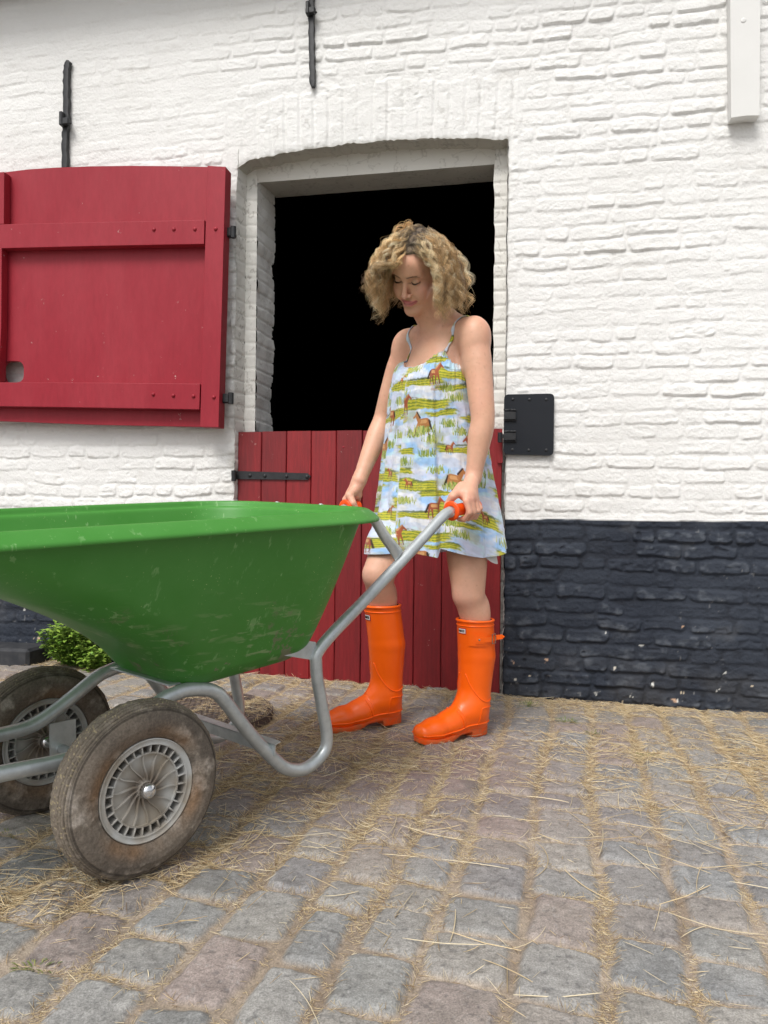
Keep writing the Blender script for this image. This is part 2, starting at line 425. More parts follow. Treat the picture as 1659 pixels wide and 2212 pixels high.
# --- jambs: rebate side, step face, deep reveal (left and right), each a rough painted sheet
def rough_strip(name, f, nu, nv, colf, amp=.004, sc=16, seed=100, mat_=None):
    """f(u,v)->point; u in 0..1 across, v in 0..1 along"""
    u = np.linspace(0, 1, nu); v = np.linspace(0, 1, nv); U, V = np.meshgrid(u, v, indexing='ij')
    Pt = f(U, V)
    du = np.gradient(Pt, axis=0); dv = np.gradient(Pt, axis=1); N = np.cross(du, dv); N /= np.linalg.norm(N, axis=-1)[..., None]+1e-9
    vc = np.array([0, 0, .9])-Pt.mean((0, 1))
    if np.dot(N.mean((0, 1)), vc) < 0: N = -N
    n_ = fbm(Pt[..., 0]*sc, Pt[..., 1]*sc, Pt[..., 2]*sc, seed=seed, o=4)
    bz = Pt[..., 2]+.3+.006*vn(Pt[..., 1]*9, Pt[..., 2]*9, seed=seed); fr = np.abs(bz/PC-np.floor(bz/PC)-.5)*2
    brick = sstep(1.0, .72, fr)
    Pt = Pt+N*((n_*amp)+(brick-.6)*amp*1.0*colf[1])[..., None]
    cr = sstep(.04, .0, np.abs(fbm(Pt[..., 0]*15, Pt[..., 1]*15, Pt[..., 2]*13, seed=seed+3, o=4)))
    c = mixc(colf[0], (.30, .28, .25), np.clip(.8*cr*colf[2]+.35*colf[2]*np.clip(n_, 0, 1), 0, 1))
    n1_, n2_ = Pt.shape[:2]; I_ = np.arange(n1_*n2_).reshape(n1_, n2_)
    q_ = np.stack([I_[:-1, :-1], I_[1:, :-1], I_[1:, 1:], I_[:-1, 1:]], -1).reshape(-1, 4)
    return Pt.reshape(-1, 3), q_, c.reshape(-1, 3)
RB, STEP, DEEP = .075, .062, .21
LINT_F = onwall(590, 392, RB)[1]    # height of the lintel's lower front edge
def cat(parts_):
    V = []; Q = []; Cc = []; b = 0
    for v, q_, c in parts_: V.append(v); Q.append(q_+b); Cc.append(c); b += len(v)
    return np.vstack(V), np.vstack(Q), np.vstack(Cc)
E3 = lambda *a: np.stack(np.broadcast_arrays(*a), -1)
def wallv(a, z, d): return WO+a[..., None]*WA+z[..., None]*np.array([0, 0, 1.])+d[..., None]*WN
cw = (.70, .69, .65)
zt = arch[:, 1].max()+.02
aLi = onwall(592, 500, RB+DEEP)[0]; aLs = onwall(553, 500, RB)[0]
# left jamb
P1 = rough_strip('x', lambda U, V: wallv(aL+wobL(V*zt)*(1-U)+.012*U, V*(zt+.05)-.05, -.006+U*(RB+.006)), 18, 440, (cw, .8, .9), seed=101)
P2 = rough_strip('x', lambda U, V: wallv(aL+.012+U*(aLs-aL-.012), V*(zt+.05)-.05, RB+.012*U*U+.0*V), 16, 440, (cw, .6, .8), seed=111)
P3 = rough_strip('x', lambda U, V: wallv(aLs+U*(aLi-aLs)+.006*vn(V*38, U, seed=5), V*(zt+.05)-.05, RB+.012+U*(DEEP-.012)), 46, 440, ((.70, .70, .68), .9, .45), amp=.006, seed=121)
V_, Q_, C_ = cat([P1, P2, P3]); o = part('door_jamb', V_, Q_, M_reveal, barn, col=C_)
o['label'] = 'deep left jamb with cracked whitewash'
aRs = onwall(1066, 700, RB)[0]
P1 = rough_strip('x', lambda U, V: wallv(aR+wobR(V*zt)*(1-U)-.004*U, V*(zt+.05)-.05, -.006+U*(RB+.006)), 18, 440, (cw, .8, .9), seed=131)
P2 = rough_strip('x', lambda U, V: wallv(aR-.004+U*(aRs-aR+.004)+U*(.006*vn(V*27, 2.5, seed=6)+.004*vn(V*60, 2.5, seed=7)), V*(zt+.05)-.05, RB+.0*V), 24, 440, (cw, 1.0, .6), amp=.005, seed=141)
P3 = rough_strip('x', lambda U, V: wallv(aRs+.006*vn(V*27, 2.5, seed=6)+.004*vn(V*60, 2.5, seed=7)+.02*U, V*(zt+.05)-.05, RB+U*DEEP), 20, 440, (cw, 1.0, .6), seed=151)
V_, Q_, C_ = cat([P1, P2, P3]); o = part('door_jamb', V_, Q_, M_reveal, barn, col=C_)
o['label'] = 'narrow right jamb of rough whitewashed brick'
# arch soffit
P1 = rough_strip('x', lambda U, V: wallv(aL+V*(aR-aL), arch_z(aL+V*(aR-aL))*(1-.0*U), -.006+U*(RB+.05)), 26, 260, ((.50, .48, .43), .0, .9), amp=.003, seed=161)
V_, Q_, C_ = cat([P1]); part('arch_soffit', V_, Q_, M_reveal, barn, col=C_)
# lintel: front face + underside, from measured pixels
lf = [onwall(556, 392, RB), onwall(1070, 352, RB)]      # lower front edge
lb = [onwall(592, 421, RB+DEEP), onwall(1068, 385, RB+DEEP)]
def lint(U, V):
    a = aL+V*(aR-aL+.0); zl = np.interp(a, [lf[0][0], lf[1][0]], [lf[0][1], lf[1][1]])
    za = arch_z(a)+.01
    return wallv(a, zl+(za-zl)*U, RB+.012-.004*U)
def lint2(U, V):
    a = aL+V*(aR-aL+.0); z0 = np.interp(a, [lf[0][0], lf[1][0]], [lf[0][1], lf[1][1]]); z1 = np.interp(a, [lb[0][0], lb[1][0]], [lb[0][1], lb[1][1]])
    return wallv(a, z0+(z1-z0)*U, RB+.012+U*(DEEP+.03))
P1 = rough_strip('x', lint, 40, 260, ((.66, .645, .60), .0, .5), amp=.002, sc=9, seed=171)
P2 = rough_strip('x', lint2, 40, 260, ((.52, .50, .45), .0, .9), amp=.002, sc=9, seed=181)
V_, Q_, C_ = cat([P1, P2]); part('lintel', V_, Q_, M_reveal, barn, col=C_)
# dark room behind
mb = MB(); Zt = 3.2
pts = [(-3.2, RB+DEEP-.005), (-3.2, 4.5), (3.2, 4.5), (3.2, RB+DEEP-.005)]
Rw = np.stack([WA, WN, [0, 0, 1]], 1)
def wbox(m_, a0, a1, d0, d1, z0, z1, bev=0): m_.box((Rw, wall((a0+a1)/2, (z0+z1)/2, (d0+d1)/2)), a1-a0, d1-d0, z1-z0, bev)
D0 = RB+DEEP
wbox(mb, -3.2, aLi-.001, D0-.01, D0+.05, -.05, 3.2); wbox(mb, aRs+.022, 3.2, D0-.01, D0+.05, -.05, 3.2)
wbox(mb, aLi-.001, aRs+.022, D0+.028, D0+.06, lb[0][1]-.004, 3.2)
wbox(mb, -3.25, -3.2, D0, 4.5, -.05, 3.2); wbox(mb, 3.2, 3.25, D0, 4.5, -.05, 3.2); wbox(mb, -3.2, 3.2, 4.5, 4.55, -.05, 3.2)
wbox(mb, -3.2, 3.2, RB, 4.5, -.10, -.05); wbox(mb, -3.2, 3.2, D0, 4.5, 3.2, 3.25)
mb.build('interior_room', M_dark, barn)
# eave and roof edge above the wall
mb = MB(); wbox(mb, -7, 7, -.10, .5, 3.185, 3.23); wbox(mb, -7, 7, -.12, -.10, 3.16, 3.28)
mb.build('eave', M_roof, barn)
mb = MB()
for k in range(9):
    mb.prism([wall(-7, 3.24+.17*k, -.26+.3*k), wall(7, 3.24+.17*k, -.26+.3*k), wall(7, 3.43+.17*k, .06+.3*k), wall(-7, 3.43+.17*k, .06+.3*k)], (0, 0, 1), .03)
mb.build('roof', M_roof, barn)

# --- lower half door
DF = -.002+.020        # door face set back in the rebate
TD = .045
def wpoly(px, dn, sm=None): return np.array([wall(*onwall(x, y, dn), dn) for x, y in px])
door = MB(); dcol = []
topL, topR = (513.5, 933), (1085, 926.5)
botL, botR = (514, 1461), (1080, 1505)
aTL, zTL = onwall(*topL, DF); aTR, zTR = onwall(*topR, DF); zBL = max(onwall(*botL, DF)[1], ground_z(-.59)+.012); zBR = onwall(*botR, DF)[1]
pw = [513.5, 565, 619, 672.5, 727, 783, 838, 897, 957, 1018, 1084]
pa = [onwall(x, 932, DF)[0] for x in pw]; pa[0] = aTL; pa[-1] = aTR
rd = np.random.default_rng(9)
for i in range(len(pa)-1):
    a0, a1 = pa[i]+.0012, pa[i+1]-.0012
    sh = rd.uniform(-.0012, .0012); dz = rd.uniform(-.003, .003)
    fz0 = lambda a: np.interp(a, [aTL, aTR], [zBL, zBR]); fz1 = lambda a: np.interp(a, [aTL, aTR], [zTL, zTR])
    b = .003; c0 = (.25, .0115, .015); c1 = (.19, .0085, .012)
    t = rd.random(); cc = tuple(c0[k]*(1-t)+c1[k]*t for k in range(3))
    nseg = 12
    ring = [(a0, DF+sh+TD), (a0, DF+sh+b), (a0+b, DF+sh), ((a0+a1)/2, DF+sh-.0006), (a1-b, DF+sh), (a1, DF+sh+b), (a1, DF+sh+TD)]
    Pg = np.zeros((len(ring), nseg+1, 3))
    for j, (a, dd) in enumerate(ring):
        for k in range(nseg+1):
            z = fz0(a)+(fz1(a)+dz*.4-fz0(a))*k/nseg; Pg[j, k] = wall(a+.0006*math.sin(k*1.7+i), z, dd)
    b0 = len(door.v); door.grid(Pg); dcol += [cc]*(len(door.v)-b0)
    for k in (0, nseg):
        ids = [b0+j*(nseg+1)+k for j in range(len(ring))]; door.f.append(tuple(ids))
hd = door.build('half_door', M_redwood, barn, col=np.array(dcol)); hd['label'] = 'lower red plank half door, closed'
autosmooth(hd, 30)
# dark backing so no light passes between planks
def bolt(m_, p, r, h, nrm=-WN):
    nrm = np.asarray(nrm, float); ref = np.array([0, 0, 1.]) if abs(nrm[2]) < .9 else np.array([1., 0, 0])
    x = np.cross(ref, nrm); x /= np.linalg.norm(x); z_ = np.cross(nrm, x)
    R = np.stack([x, nrm, z_], 1)
    prof = [(0.0001, h), (r*.45, h*.93), (r*.8, h*.65), (r, h*.2), (r*1.02, -.002)]
    m_.lathe(prof, R, p, n=16)
def bolts(name, items, material, parent, nrm=None, ang=None):
    for p_, r_, h_ in items:
        m_ = MB(); bolt(m_, p_, r_, h_, -WN if nrm is None else nrm); o_ = m_.build(name, material, parent)
        if ang: autosmooth(o_, ang)
def on(dx, dy, dn): a, z = onwall(dx, dy, dn); return wall(a, z, dn)
mb = MB(); e = DF-.007
mb.prism(wpoly([(501, 1019), (520, 1017.5), (655, 1022), (664, 1022), (671, 1029), (664, 1036.5), (655, 1036.5), (520, 1035), (501, 1035)], e), WN, .0065)
sh_ = mb.build('strap_hinge', M_iron, hd)
bolts('bolt', [(on(x, y, e), .008, .006) for x, y in ((540, 1027), (572, 1028), (619, 1029), (663, 1030))], M_iron, hd)
mb = MB(); p = on(505, 1027, -.012); mb.tube([p-[0, 0, .025], p+[0, 0, .022]], .011, 12); mb.build('hinge_knuckle', M_iron, hd)
mb = MB(); bolt(mb, on(742, 966, DF-.001), .0045, .003); mb.build('nail', M_red, hd)
# top rail edge seen at right
mb = MB(); a1 = aTR+.004
mb.prism(wpoly([(1074, 927), (1085, 926.5), (1086, 1000), (1075, 1000)], DF-.012), WN, .011); mb.build('corner_block', M_redwood, hd, col=np.tile((.26, .012, .016), (8, 1)))

# --- the black cover plate with its two keepers, and the latch bar
PF = -.022
def rrect(px4, dn, r=.02, n=6):
    c = wpoly(px4, dn); out = []
    for i in range(4):
        a, b, d_ = c[i-1], c[i], c[(i+1) % 4]
        p = b+(a-b)/np.linalg.norm(a-b)*r; q_ = b+(d_-b)/np.linalg.norm(d_-b)*r
        for t in np.linspace(0, 1, n): out.append((1-t)**2*p+2*t*(1-t)*b+t*t*q_)
    return np.array(out)
mb = MB(); mb.prism(rrect([(1089, 852), (1197.5, 850), (1195.5, 984), (1087.5, 981.5)], PF), WN, .016)
pl = mb.build('cover_plate', M_plate, barn); pl['label'] = 'black rounded steel plate screwed beside the doorway'
bolts('screw', [(on(x, y, PF), .0065, .003) for x, y in ((1108, 862.5), (1144, 863), (1180, 863), (1107, 971.5), (1142, 972.5), (1180, 972.5))], M_iron, pl)
for y0, y1 in ((889, 905), (935, 950)):
    mb = MB()
    mb.prism(wpoly([(1089, y0), (1114, y0), (1114, y1), (1089, y1)], PF-.012), WN, .012)
    for yy in (y0-2.5, y1+2.5):
        a0, z0 = onwall(1089.5, yy, PF); a1_, _ = onwall(1114, yy, PF)
        aa = np.linspace(a0, a1_, 16); pts_ = [wall(x, z0+.0012*math.sin(i*2.1), PF-.004-.0012*math.cos(i*2.7)) for i, x in enumerate(aa)]
        mb.tube(pts_, .0048, 8)
    mb.build('keeper', M_iron, pl)
mb = MB(); mb.prism(wpoly([(1078, 938), (1095, 938), (1095, 946), (1078, 946)], PF-.004), WN, .008)
p = on(1080, 944, PF); mb.tube([p-[0, 0, .022], p+[0, 0, .018]], .009, 10); mb.build('latch_bar', M_iron, hd)

# --- wall ties (iron anchors)
def tie(pts, wpx, node, lab, noder):
    m_ = MB(); P_ = np.array([on(x, y, -.022) for x, y in pts]); P_ = catmull(P_, 6)
    n_ = len(P_); wv = np.array([wpx]*n_)*KD/F_PX*3.2/2
    for i in (0, n_-1): wv[i] *= .55
    ring = []
    for i in range(n_):
        w_ = wv[i]*(1+.1*math.sin(i*2.3)); o_ = WA*.0015*math.sin(i*1.9)
        ring.append([P_[i]+o_-WA*w_+WN*.015, P_[i]+o_-WA*w_*.9-WN*.002, P_[i]+o_-WA*w_*.3-WN*.006, P_[i]+o_+WA*w_*.9-WN*.003, P_[i]+o_+WA*w_+WN*.015])
    m_.grid(np.array(ring)); b0 = 0
    m_.f.append(tuple(range(5))); m_.f.append(tuple(range((n_-1)*5, n_*5)))
    t_ = m_.build('wall_anchor', M_iron, barn); t_['label'] = lab; autosmooth(t_, 50)
    m_ = MB(); c_ = on(*node, -.036)
    m_.box((Rw, c_), noder*2, .022, noder*1.35, .004); m_.box((Rw, c_-WA*noder*.55+np.array([0, 0, noder*.5])), noder*.7, .03, noder*2.6, .003)
    m_.box((Rw, c_+WA*noder*.9+np.array([0, 0, -noder*.35])), noder*.9, .012, noder*.35, .003)
    m_.build('wedge', M_iron, t_)
tie([(146, 131), (142.5, 155), (142, 200), (142, 262), (139, 300), (139.5, 375)], 14.5, (140, 263), 'iron wall anchor rising above the red shutter', .024)
tie([(671, -40), (672, 10), (672, 70), (673.5, 130), (674.5, 187)], 12.5, (671, 24), 'iron wall anchor hanging above the doorway', .021)
# --- white board top right
mb = MB(); mb.prism(wpoly([(1577, -60), (1643, -60), (1640.5, 249), (1612, 249.5), (1579.5, 254)], -.055), WN, .05)
b_ = mb.build('wall_board', M_whitewood, barn); b_['label'] = 'vertical white board at the upper right'
mb = MB(); bolt(mb, on(1606, 44, -.055), .010, .003); mb.build('screw_head', M_whitewood, b_)

# --- open upper shutter folded back against the wall
SF, SB = -.118, -.072           # frame face, panel face
ca_ = (.36, .022, .040)
shm = MB()
# panel with arched top, with the rounded hand hole at its lower left
top = [(12, 372), (60, 366), (120, 362), (200, 359.2), (280, 358.2), (360, 358.8), (452, 360.5)]
outer = wpoly([(-135, 395)]+[(-60, 381)]+top+[(452, 600), (440, 922), (200, 917), (-10, 909), (-140, 905)], SB)
hole_px = [(6 + 22*(1+.0) + 23.5*math.copysign(abs(math.cos(t))**.62, math.cos(t)), 803 + 23.5*math.copysign(abs(math.sin(t))**.62, math.sin(t))) for t in np.linspace(0, 2*math.pi, 28, endpoint=False)]
hole_w = wpoly(hole_px, SB)
import bmesh
bm = bmesh.new()
ov = [bm.verts.new(p) for p in outer]; hv = [bm.verts.new(p) for p in hole_w]
oe = [bm.edges.new((ov[i], ov[(i+1) % len(ov)])) for i in range(len(ov))]; he = [bm.edges.new((hv[i], hv[(i+1) % len(hv)])) for i in range(len(hv))]
r_ = bmesh.ops.triangle_fill(bm, use_beauty=True, edges=oe+he, normal=-Vector(WN))
ex = bmesh.ops.extrude_face_region(bm, geom=bm.faces[:]); bmesh.ops.translate(bm, vec=Vector(WN*.026), verts=[v for v in ex['geom'] if isinstance(v, bmesh.types.BMVert)])
bmesh.ops.recalc_face_normals(bm, faces=bm.faces)
bm.verts.index_update()
V_ = [tuple(v.co) for v in bm.verts]; F_ = [tuple(v.index for v in f.verts) for f in bm.faces]; bm.free()
shut = part('shutter', V_, F_, M_red, barn, smooth=False); shut['label'] = 'open upper red half door folded back on the wall'
def rail(name, px, face=SF, th=None, lab=None):
    m_ = MB(); m_.prism(wpoly(px, face), WN, (SB-face-.0) if th is None else th)
    o_ = m_.build(name, M_red, shut)
    bv = o_.modifiers.new('bevel', 'BEVEL'); bv.width = .0018; bv.segments = 2; bv.limit_method = 'ANGLE'
    return o_
rail('stile', [(448, 357.5), (487.5, 360), (472, 923), (432, 922), (442, 560)], th=.062)
rail('rail', [(0-60, 487), (2, 484.5), (200, 480), (441.5, 475), (440.5, 527), (200, 531.5), (0, 536.5), (-60, 538)], th=.044)
rail('rail', [(-80, 824), (0, 826), (200, 826.5), (432, 829), (430.5, 884.5), (200, 880.5), (0, 877.5), (-80, 876)], th=.044)
rail('stile', [(-90, 385), (-6, 372), (9, 371), (8, 484), (-90, 486)], th=.044)
rail('stile', [(-90, 537), (3.5, 536), (2.5, 700), (-3, 826), (-90, 824)], th=.044)
for x, y in ((308*1.08, 496), (375.5, 495.5), (421, 495), (466, 494.5), (331, 852), (374.5, 854.5), (418, 856), (462, 858)): bolts('bolt', [(on(x, y, SF), .0085, .007)], M_red, shut, ang=50)
for y in (503, 861):
    m_ = MB(); c_ = on(497 if y < 700 else 492, y, -.07)
    m_.box((Rw, c_-WA*.006), .034, .03, .040, .004); c2 = c_+WA*.016-WN*.004; m_.tube([c2-[0, 0, .024], c2+[0, 0, .024]], .012, 12)
    m_.build('hinge_pin', M_iron, shut)
# ================================================================ PAVEMENT
M_cob = mat('cobble_stone', rough=.72, attr=True, bump=.8, bscale=300, bdist=.0015, spec=.35, grain=.42, gscale=330)
PCX = np.array([.249, .9685]); PQX = np.array([.9685, -.249])
rc = np.random.default_rng(21)
col_e = [-6.0]
while col_e[-1] < 6: col_e.append(col_e[-1]+rc.uniform(.118, .158))
col_e = np.array(col_e)
stones = []
pal = [(.165, .165, .165), (.185, .175, .165), (.125, .135, .145), (.155, .135, .130), (.205, .195, .18), (.105, .115, .125), (.17, .125, .115), (.14, .15, .155), (.19, .165, .15), (.12, .12, .13)]
for c in range(len(col_e)-1):
    e = [-2-rc.random()*.1]
    while e[-1] < 8: e.append(e[-1]+rc.choice([rc.uniform(.10, .14), rc.uniform(.14, .185)], p=[.62, .38]))
    n_ = len(e)-1
    stones.append(dict(e=np.array(e), col=np.array(pal)[rc.integers(0, len(pal), n_)]*rc.uniform(.85, 1.18, (n_, 1)), dz=rc.uniform(-.005, .005, n_), tx=rc.uniform(-.05, .05, n_), ty=rc.uniform(-.05, .05, n_),
                       gx0=rc.uniform(.004, .015, n_), gx1=rc.uniform(.004, .015, n_), gy=rc.uniform(.002, .007, n_), tw=rc.uniform(-.09, .09, n_)))
def cobble(X, Y):
    """height above the tilted ground plane, colour and joint mask"""
    X = np.asarray(X, float); Y = np.asarray(Y, float)
    q_ = X*PQX[0]+Y*PQX[1]; p_ = X*PCX[0]+Y*PCX[1]
    q_ = q_+.022*vn(X*1.9, Y*1.9, seed=201)+.0085*fbm(X*12, Y*12, seed=203, o=4)
    p_ = p_+.0085*fbm(X*12, Y*12, seed=207, o=4)
    ci = np.clip(np.searchsorted(col_e, q_)-1, 0, len(col_e)-2)
    h = np.zeros_like(X); cl = np.zeros(X.shape+(3,)); jm = np.ones_like(X)
    for c in range(ci.min(), ci.max()+1):
        m = ci == c
        if not m.any(): continue
        s = stones[c]; x = q_[m]; y = p_[m]; k = np.clip(np.searchsorted(s['e'], y)-1, 0, len(s['dz'])-1)
        x0 = col_e[c]+s['gx0'][k]; x1 = col_e[c+1]-s['gx1'][k]; y0 = s['e'][k]+s['gy'][k]; y1 = s['e'][k+1]-s['gy'][k]
        cx, cy = (x0+x1)/2, (y0+y1)/2; hx, hy = (x1-x0)/2, (y1-y0)/2
        rx = (x-cx)+s['tw'][k]*(y-cy); ry = (y-cy)-s['tw'][k]*(x-cx)
        r = .017
        ax = np.abs(rx)-(hx-r); ay = np.abs(ry)-(hy-r)
        dd = np.hypot(np.maximum(ax, 0), np.maximum(ay, 0))+np.minimum(np.maximum(ax, ay), 0)-r
        pr = sstep(.003, -.0135, dd)
        dome = 1-.25*((rx/hx)**2+(ry/hy)**2)
        h[m] = pr*(.0055+s['dz'][k]*.55+.0035*dome+s['tx'][k]*rx+s['ty'][k]*ry)
        cl[m] = s['col'][k]; jm[m] = sstep(-.008, .003, dd)
    f1 = fbm(X*38, Y*38, seed=211, o=4); f2 = fbm(X*150, Y*150, seed=215, o=2)
    h = h+(1-jm)*(f1*.0026+f2*.0012)+jm*(.0045*fbm(X*13, Y*13, seed=217, o=3)+.0014*f2)
    return h, cl, jm, f1, f2
def gh(X, Y):
    return cobble(X, Y)[0]+ground_z(np.asarray(X))
red = lambda X, Y: np.exp(-(((X-.12)/.42)**2+((Y-2.12)/.42)**2))
def cob_col(X, Y, h, cl, jm, f1, f2):
    c = (cl*.55+.45*np.array((.178, .170, .156)))*1.50*(1+.30*f1[..., None]+.22*f2[..., None])
    c = mixc(c, (.33, .305, .265), np.clip(.28*fbm(X*6, Y*6, seed=221, o=4)+.10, 0, 1)*1.3)
    c = mixc(c, (.215, .135, .125), np.clip(red(X, Y), 0, 1)*.65)
    sp = sstep(.62, .8, vn(X*260, Y*260, seed=223)); c = mixc(c, (.36, .35, .34), sp*.35)
    sp = sstep(.5, .8, vn(X*170, Y*170, seed=225)); c = mixc(c, (.055, .055, .06), sp*.45)
    st_ = sstep(.5, .7, fbm(X*5, Y*5, seed=227, o=4)); c = mixc(c, (.09, .085, .08), st_*.5)
    sand = mixc((.355, .295, .235), (.23, .18, .135), np.clip(.5+.9*fbm(X*9, Y*9, seed=229, o=4), 0, 1)); sand = sand*(1+.25*f2[..., None])
    c = mixc(c, sand, jm)
    # earth gathered along the wall foot and where the barrow stands
    dw = (WO[1]-WS*X-Y)
    e_ = sstep(.55, .0, dw)*np.clip(.5+1.2*fbm(X*4, Y*4, seed=231, o=3), 0, 1)
    c = mixc(c, sand*.9, e_*.8)
    return np.clip(c, .01, .9)
gx = np.concatenate([np.arange(-6, -2.15, .04), np.arange(-2.15, 1.75, .0042), np.arange(1.75, 6, .04)])
gy = np.concatenate([np.arange(-2.0, .80, .04), np.arange(.80, 1.5, .0030), np.arange(1.5, 2.4, .0038), np.arange(2.4, 3.8, .0050)])
GX, GY = np.meshgrid(gx, gy, indexing='ij')
hh, cl, jm, f1, f2 = cobble(GX, GY)
cc_ = cob_col(GX, GY, hh, cl, jm, f1, f2)
Pz = hh+ground_z(GX)
na, nb = GX.shape; I = np.arange(na*nb).reshape(na, nb)
q = np.stack([I[:-1, :-1], I[1:, :-1], I[1:, 1:], I[:-1, 1:]], -1).reshape(-1, 4)
pv = mesh('cobbled_pavement', np.stack([GX, GY, Pz], -1).reshape(-1, 3), q, M_cob, col=cc_.reshape(-1, 3))
tag(pv, kind='structure')
M_gr = mat('far_ground', base=(.17, .155, .135), rough=.9, mott=.5, mscale=1.5, mcol=(.11, .10, .09), bump=.3, bscale=30, bdist=.01)
mb = MB(); R_ = 600
mb.add([(-R_, -R_, -.07+.0), (R_, -R_, -.20), (R_, R_, -.20), (-R_, R_, -.07)], [(0, 1, 2, 3)])
g_ = mesh('ground', np.array([(-R_, -R_, -.2), (R_, -R_, -.2), (R_, R_, -.2), (-R_, R_, -.2)]), [(0, 1, 2, 3)], M_gr, smooth=False); tag(g_, kind='structure')

# ---------------- manhole cover behind the barrow
M_rust = mat('rusty_iron', base=(.10, .075, .065), rough=.75, mott=.6, mscale=22, mcol=(.06, .045, .04), bump=.4, bscale=120, bdist=.001)
mc = np.array([-.655, 2.60]); MR = .245; mz = ground_z(mc[0])+.016
man = empty('manhole_cover', (mc[0], mc[1], mz)); tag(man, 'round rusty cast iron manhole cover under the straw behind the barrow', 'manhole cover')
mb = MB(); mb.lathe([(.0005, .004), (MR-.02, .004), (MR-.018, -.02), (.0005, -.02)], np.stack([[1, 0, 0], [0, 0, 1], [0, 1, 0]], 1), (mc[0], mc[1], mz), n=64)
mb.build('cover', M_rust, man)
mb = MB(); mb.lathe([(MR-.014, -.02), (MR-.014, .008), (MR-.004, .009), (MR+.008, .009), (MR+.01, .002), (MR+.024, .007), (MR+.026, -.02)], np.stack([[1, 0, 0], [0, 0, 1], [0, 1, 0]], 1), (mc[0], mc[1], mz), n=80)
mb.build('frame', M_rust, man)
mb = MB(); I3 = np.eye(3); th = math.radians(35); Rz = np.array([[math.cos(th), -math.sin(th), 0], [math.sin(th), math.cos(th), 0], [0, 0, 1]])
for i in range(-11, 12):
    for j in range(-11, 12):
        x, y = i*.0205+(j % 2)*.010, j*.0205
        if math.hypot(x, y) < MR-.03:
            p = Rz@np.array([x, y, 0]); mb.box((Rz, (mc[0]+p[0], mc[1]+p[1], mz+.0055)), .0145, .0145, .006, .002)
mb.build('stud', M_rust, man).__setitem__('kind', 'stuff')

# ---------------- dark stone block at the left wall foot
M_blk = mat('black_stone', base=(.020, .022, .027), rough=.75, bump=.6, bscale=70, bdist=.002, mott=.55, mscale=16, mcol=(.06, .06, .062))
mb = MB(); a1, _ = onwall(62, 1440, -.16); a1 = onwall(60, 1440, -.17)[0]
zt_ = onwall(30, 1402, -.17)[1]
b_ = empty('stone_block', tuple(wall(a1-.3, 0, -.08)+np.array([0, 0, .03]))); tag(b_, 'black painted stone block at the wall foot beside the weed', 'stone block')
wbox(mb, a1-.62, a1, -.17, .0-.012, -.02, zt_, .012)
bo = mb.build('block', M_blk, b_); 
# ================================================================ WHEELBARROW
M_green = mat('green_plastic', rough=.48, attr=True, bump=.12, bscale=260, bdist=.0004, spec=.45)
M_galv = mat('galvanised_steel', base=(.60, .64, .65), rough=.38, metal=.6, mott=.55, mscale=26, mcol=(.42, .45, .46), rvar=.14, bump=.15, bscale=90, bdist=.0006)
M_tyre = mat('muddy_rubber', rough=.88, attr=True, bump=.8, bscale=130, bdist=.002, spec=.25, grain=.3, gscale=220)
M_rim = mat('grey_plastic', rough=.6, attr=True, bump=.2, bscale=150, bdist=.0006)
M_chrome = mat('chrome', base=(.75, .76, .78), rough=.13, metal=1)
M_grip = mat('orange_rubber_grip', base=(.86, .085, .004), rough=.42, bump=.05, bscale=300)
BB = np.array([.667, .745, 0]); BB /= np.linalg.norm(BB); BA = np.array([.745, -.667, 0]); BA /= np.linalg.norm(BA); UZ = np.array([0, 0, 1.])
BM = np.array([-.639, 1.61, 0])
def bar(t, w_, z): return BM+BB*t+BA*w_+UZ*z
def wl(t): return .125+.102*np.clip((t+.1)/1.15, -1, 1.1)
def t_at(dx, dy, side=1, wf=wl):
    """distance t and height on the near (or far) tube plane seen at that spot of the photograph"""
    r = ray(dx, dy); f = lambda t: (lambda p: p[0]/p[1]-r[0])(bar(t, side*wf(t), 0))
    lo, hi = -1.2, 1.6
    for _ in range(60):
        m = (lo+hi)/2
        if f(m) > 0: hi = m
        else: lo = m
    p = bar(lo, side*wf(lo), 0); return lo, CAM_H+r[2]*p[1]
bw = empty('wheelbarrow', tuple(bar(0, 0, 0))); tag(bw, 'green plastic wheelbarrow with two muddy wheels, pushed by the woman', 'wheelbarrow')
WR = .172; WSC = .952; ZW = ground_z(-.63)+WR+.004
# --- tub
def z_top(t, w_): return .7405+.050*t-.035*w_
def z_bot(t): return .337+.085*t
TF0, TB0, TF1, TB1 = .13, .49, -.60, .612
def ring(s, off, n=14):
    """rounded rectangle in (t,w) at loft parameter s"""
    e = s**.92
    tf = TF0+(TF1-TF0)*s**1.7; tb = TB0+(TB1-TB0)*s**.8; hw = .165+(.335-.165)*s**.86
    rf = .07+.15*s; rb_ = .06+.10*s
    tf -= off; tb += off; hw += off; rf += off; rb_ += off
    # nose a little narrower than the back
    pts = []
    for (ct, cw_, r0, a0) in ((tb-rb_, hw-rb_, rb_, 0), (tf+rf, hw*.97-rf, rf, 90), (tf+rf, -hw*.97+rf, rf, 180), (tb-rb_, -hw+rb_, rb_, 270)):
        for k in range(n):
            a = math.radians(a0+90*k/(n-1))
            pts.append((ct+r0*math.cos(a), cw_+r0*math.sin(a)))
    P_ = np.array(pts)
    # resample straight runs so noise and paint have room
    Q_ = []
    for i in range(len(P_)):
        a, b = P_[i], P_[(i+1) % len(P_)]; L = np.linalg.norm(b-a)
        k = 14 if (i % n == n-1) else 1
        for j in range(k): Q_.append(a+(b-a)*j/k)
    return np.array(Q_)
def zz(s, t, w_, dz=0): return z_bot(t)*(1-s)+z_top(t, w_)*s+dz
rows = []
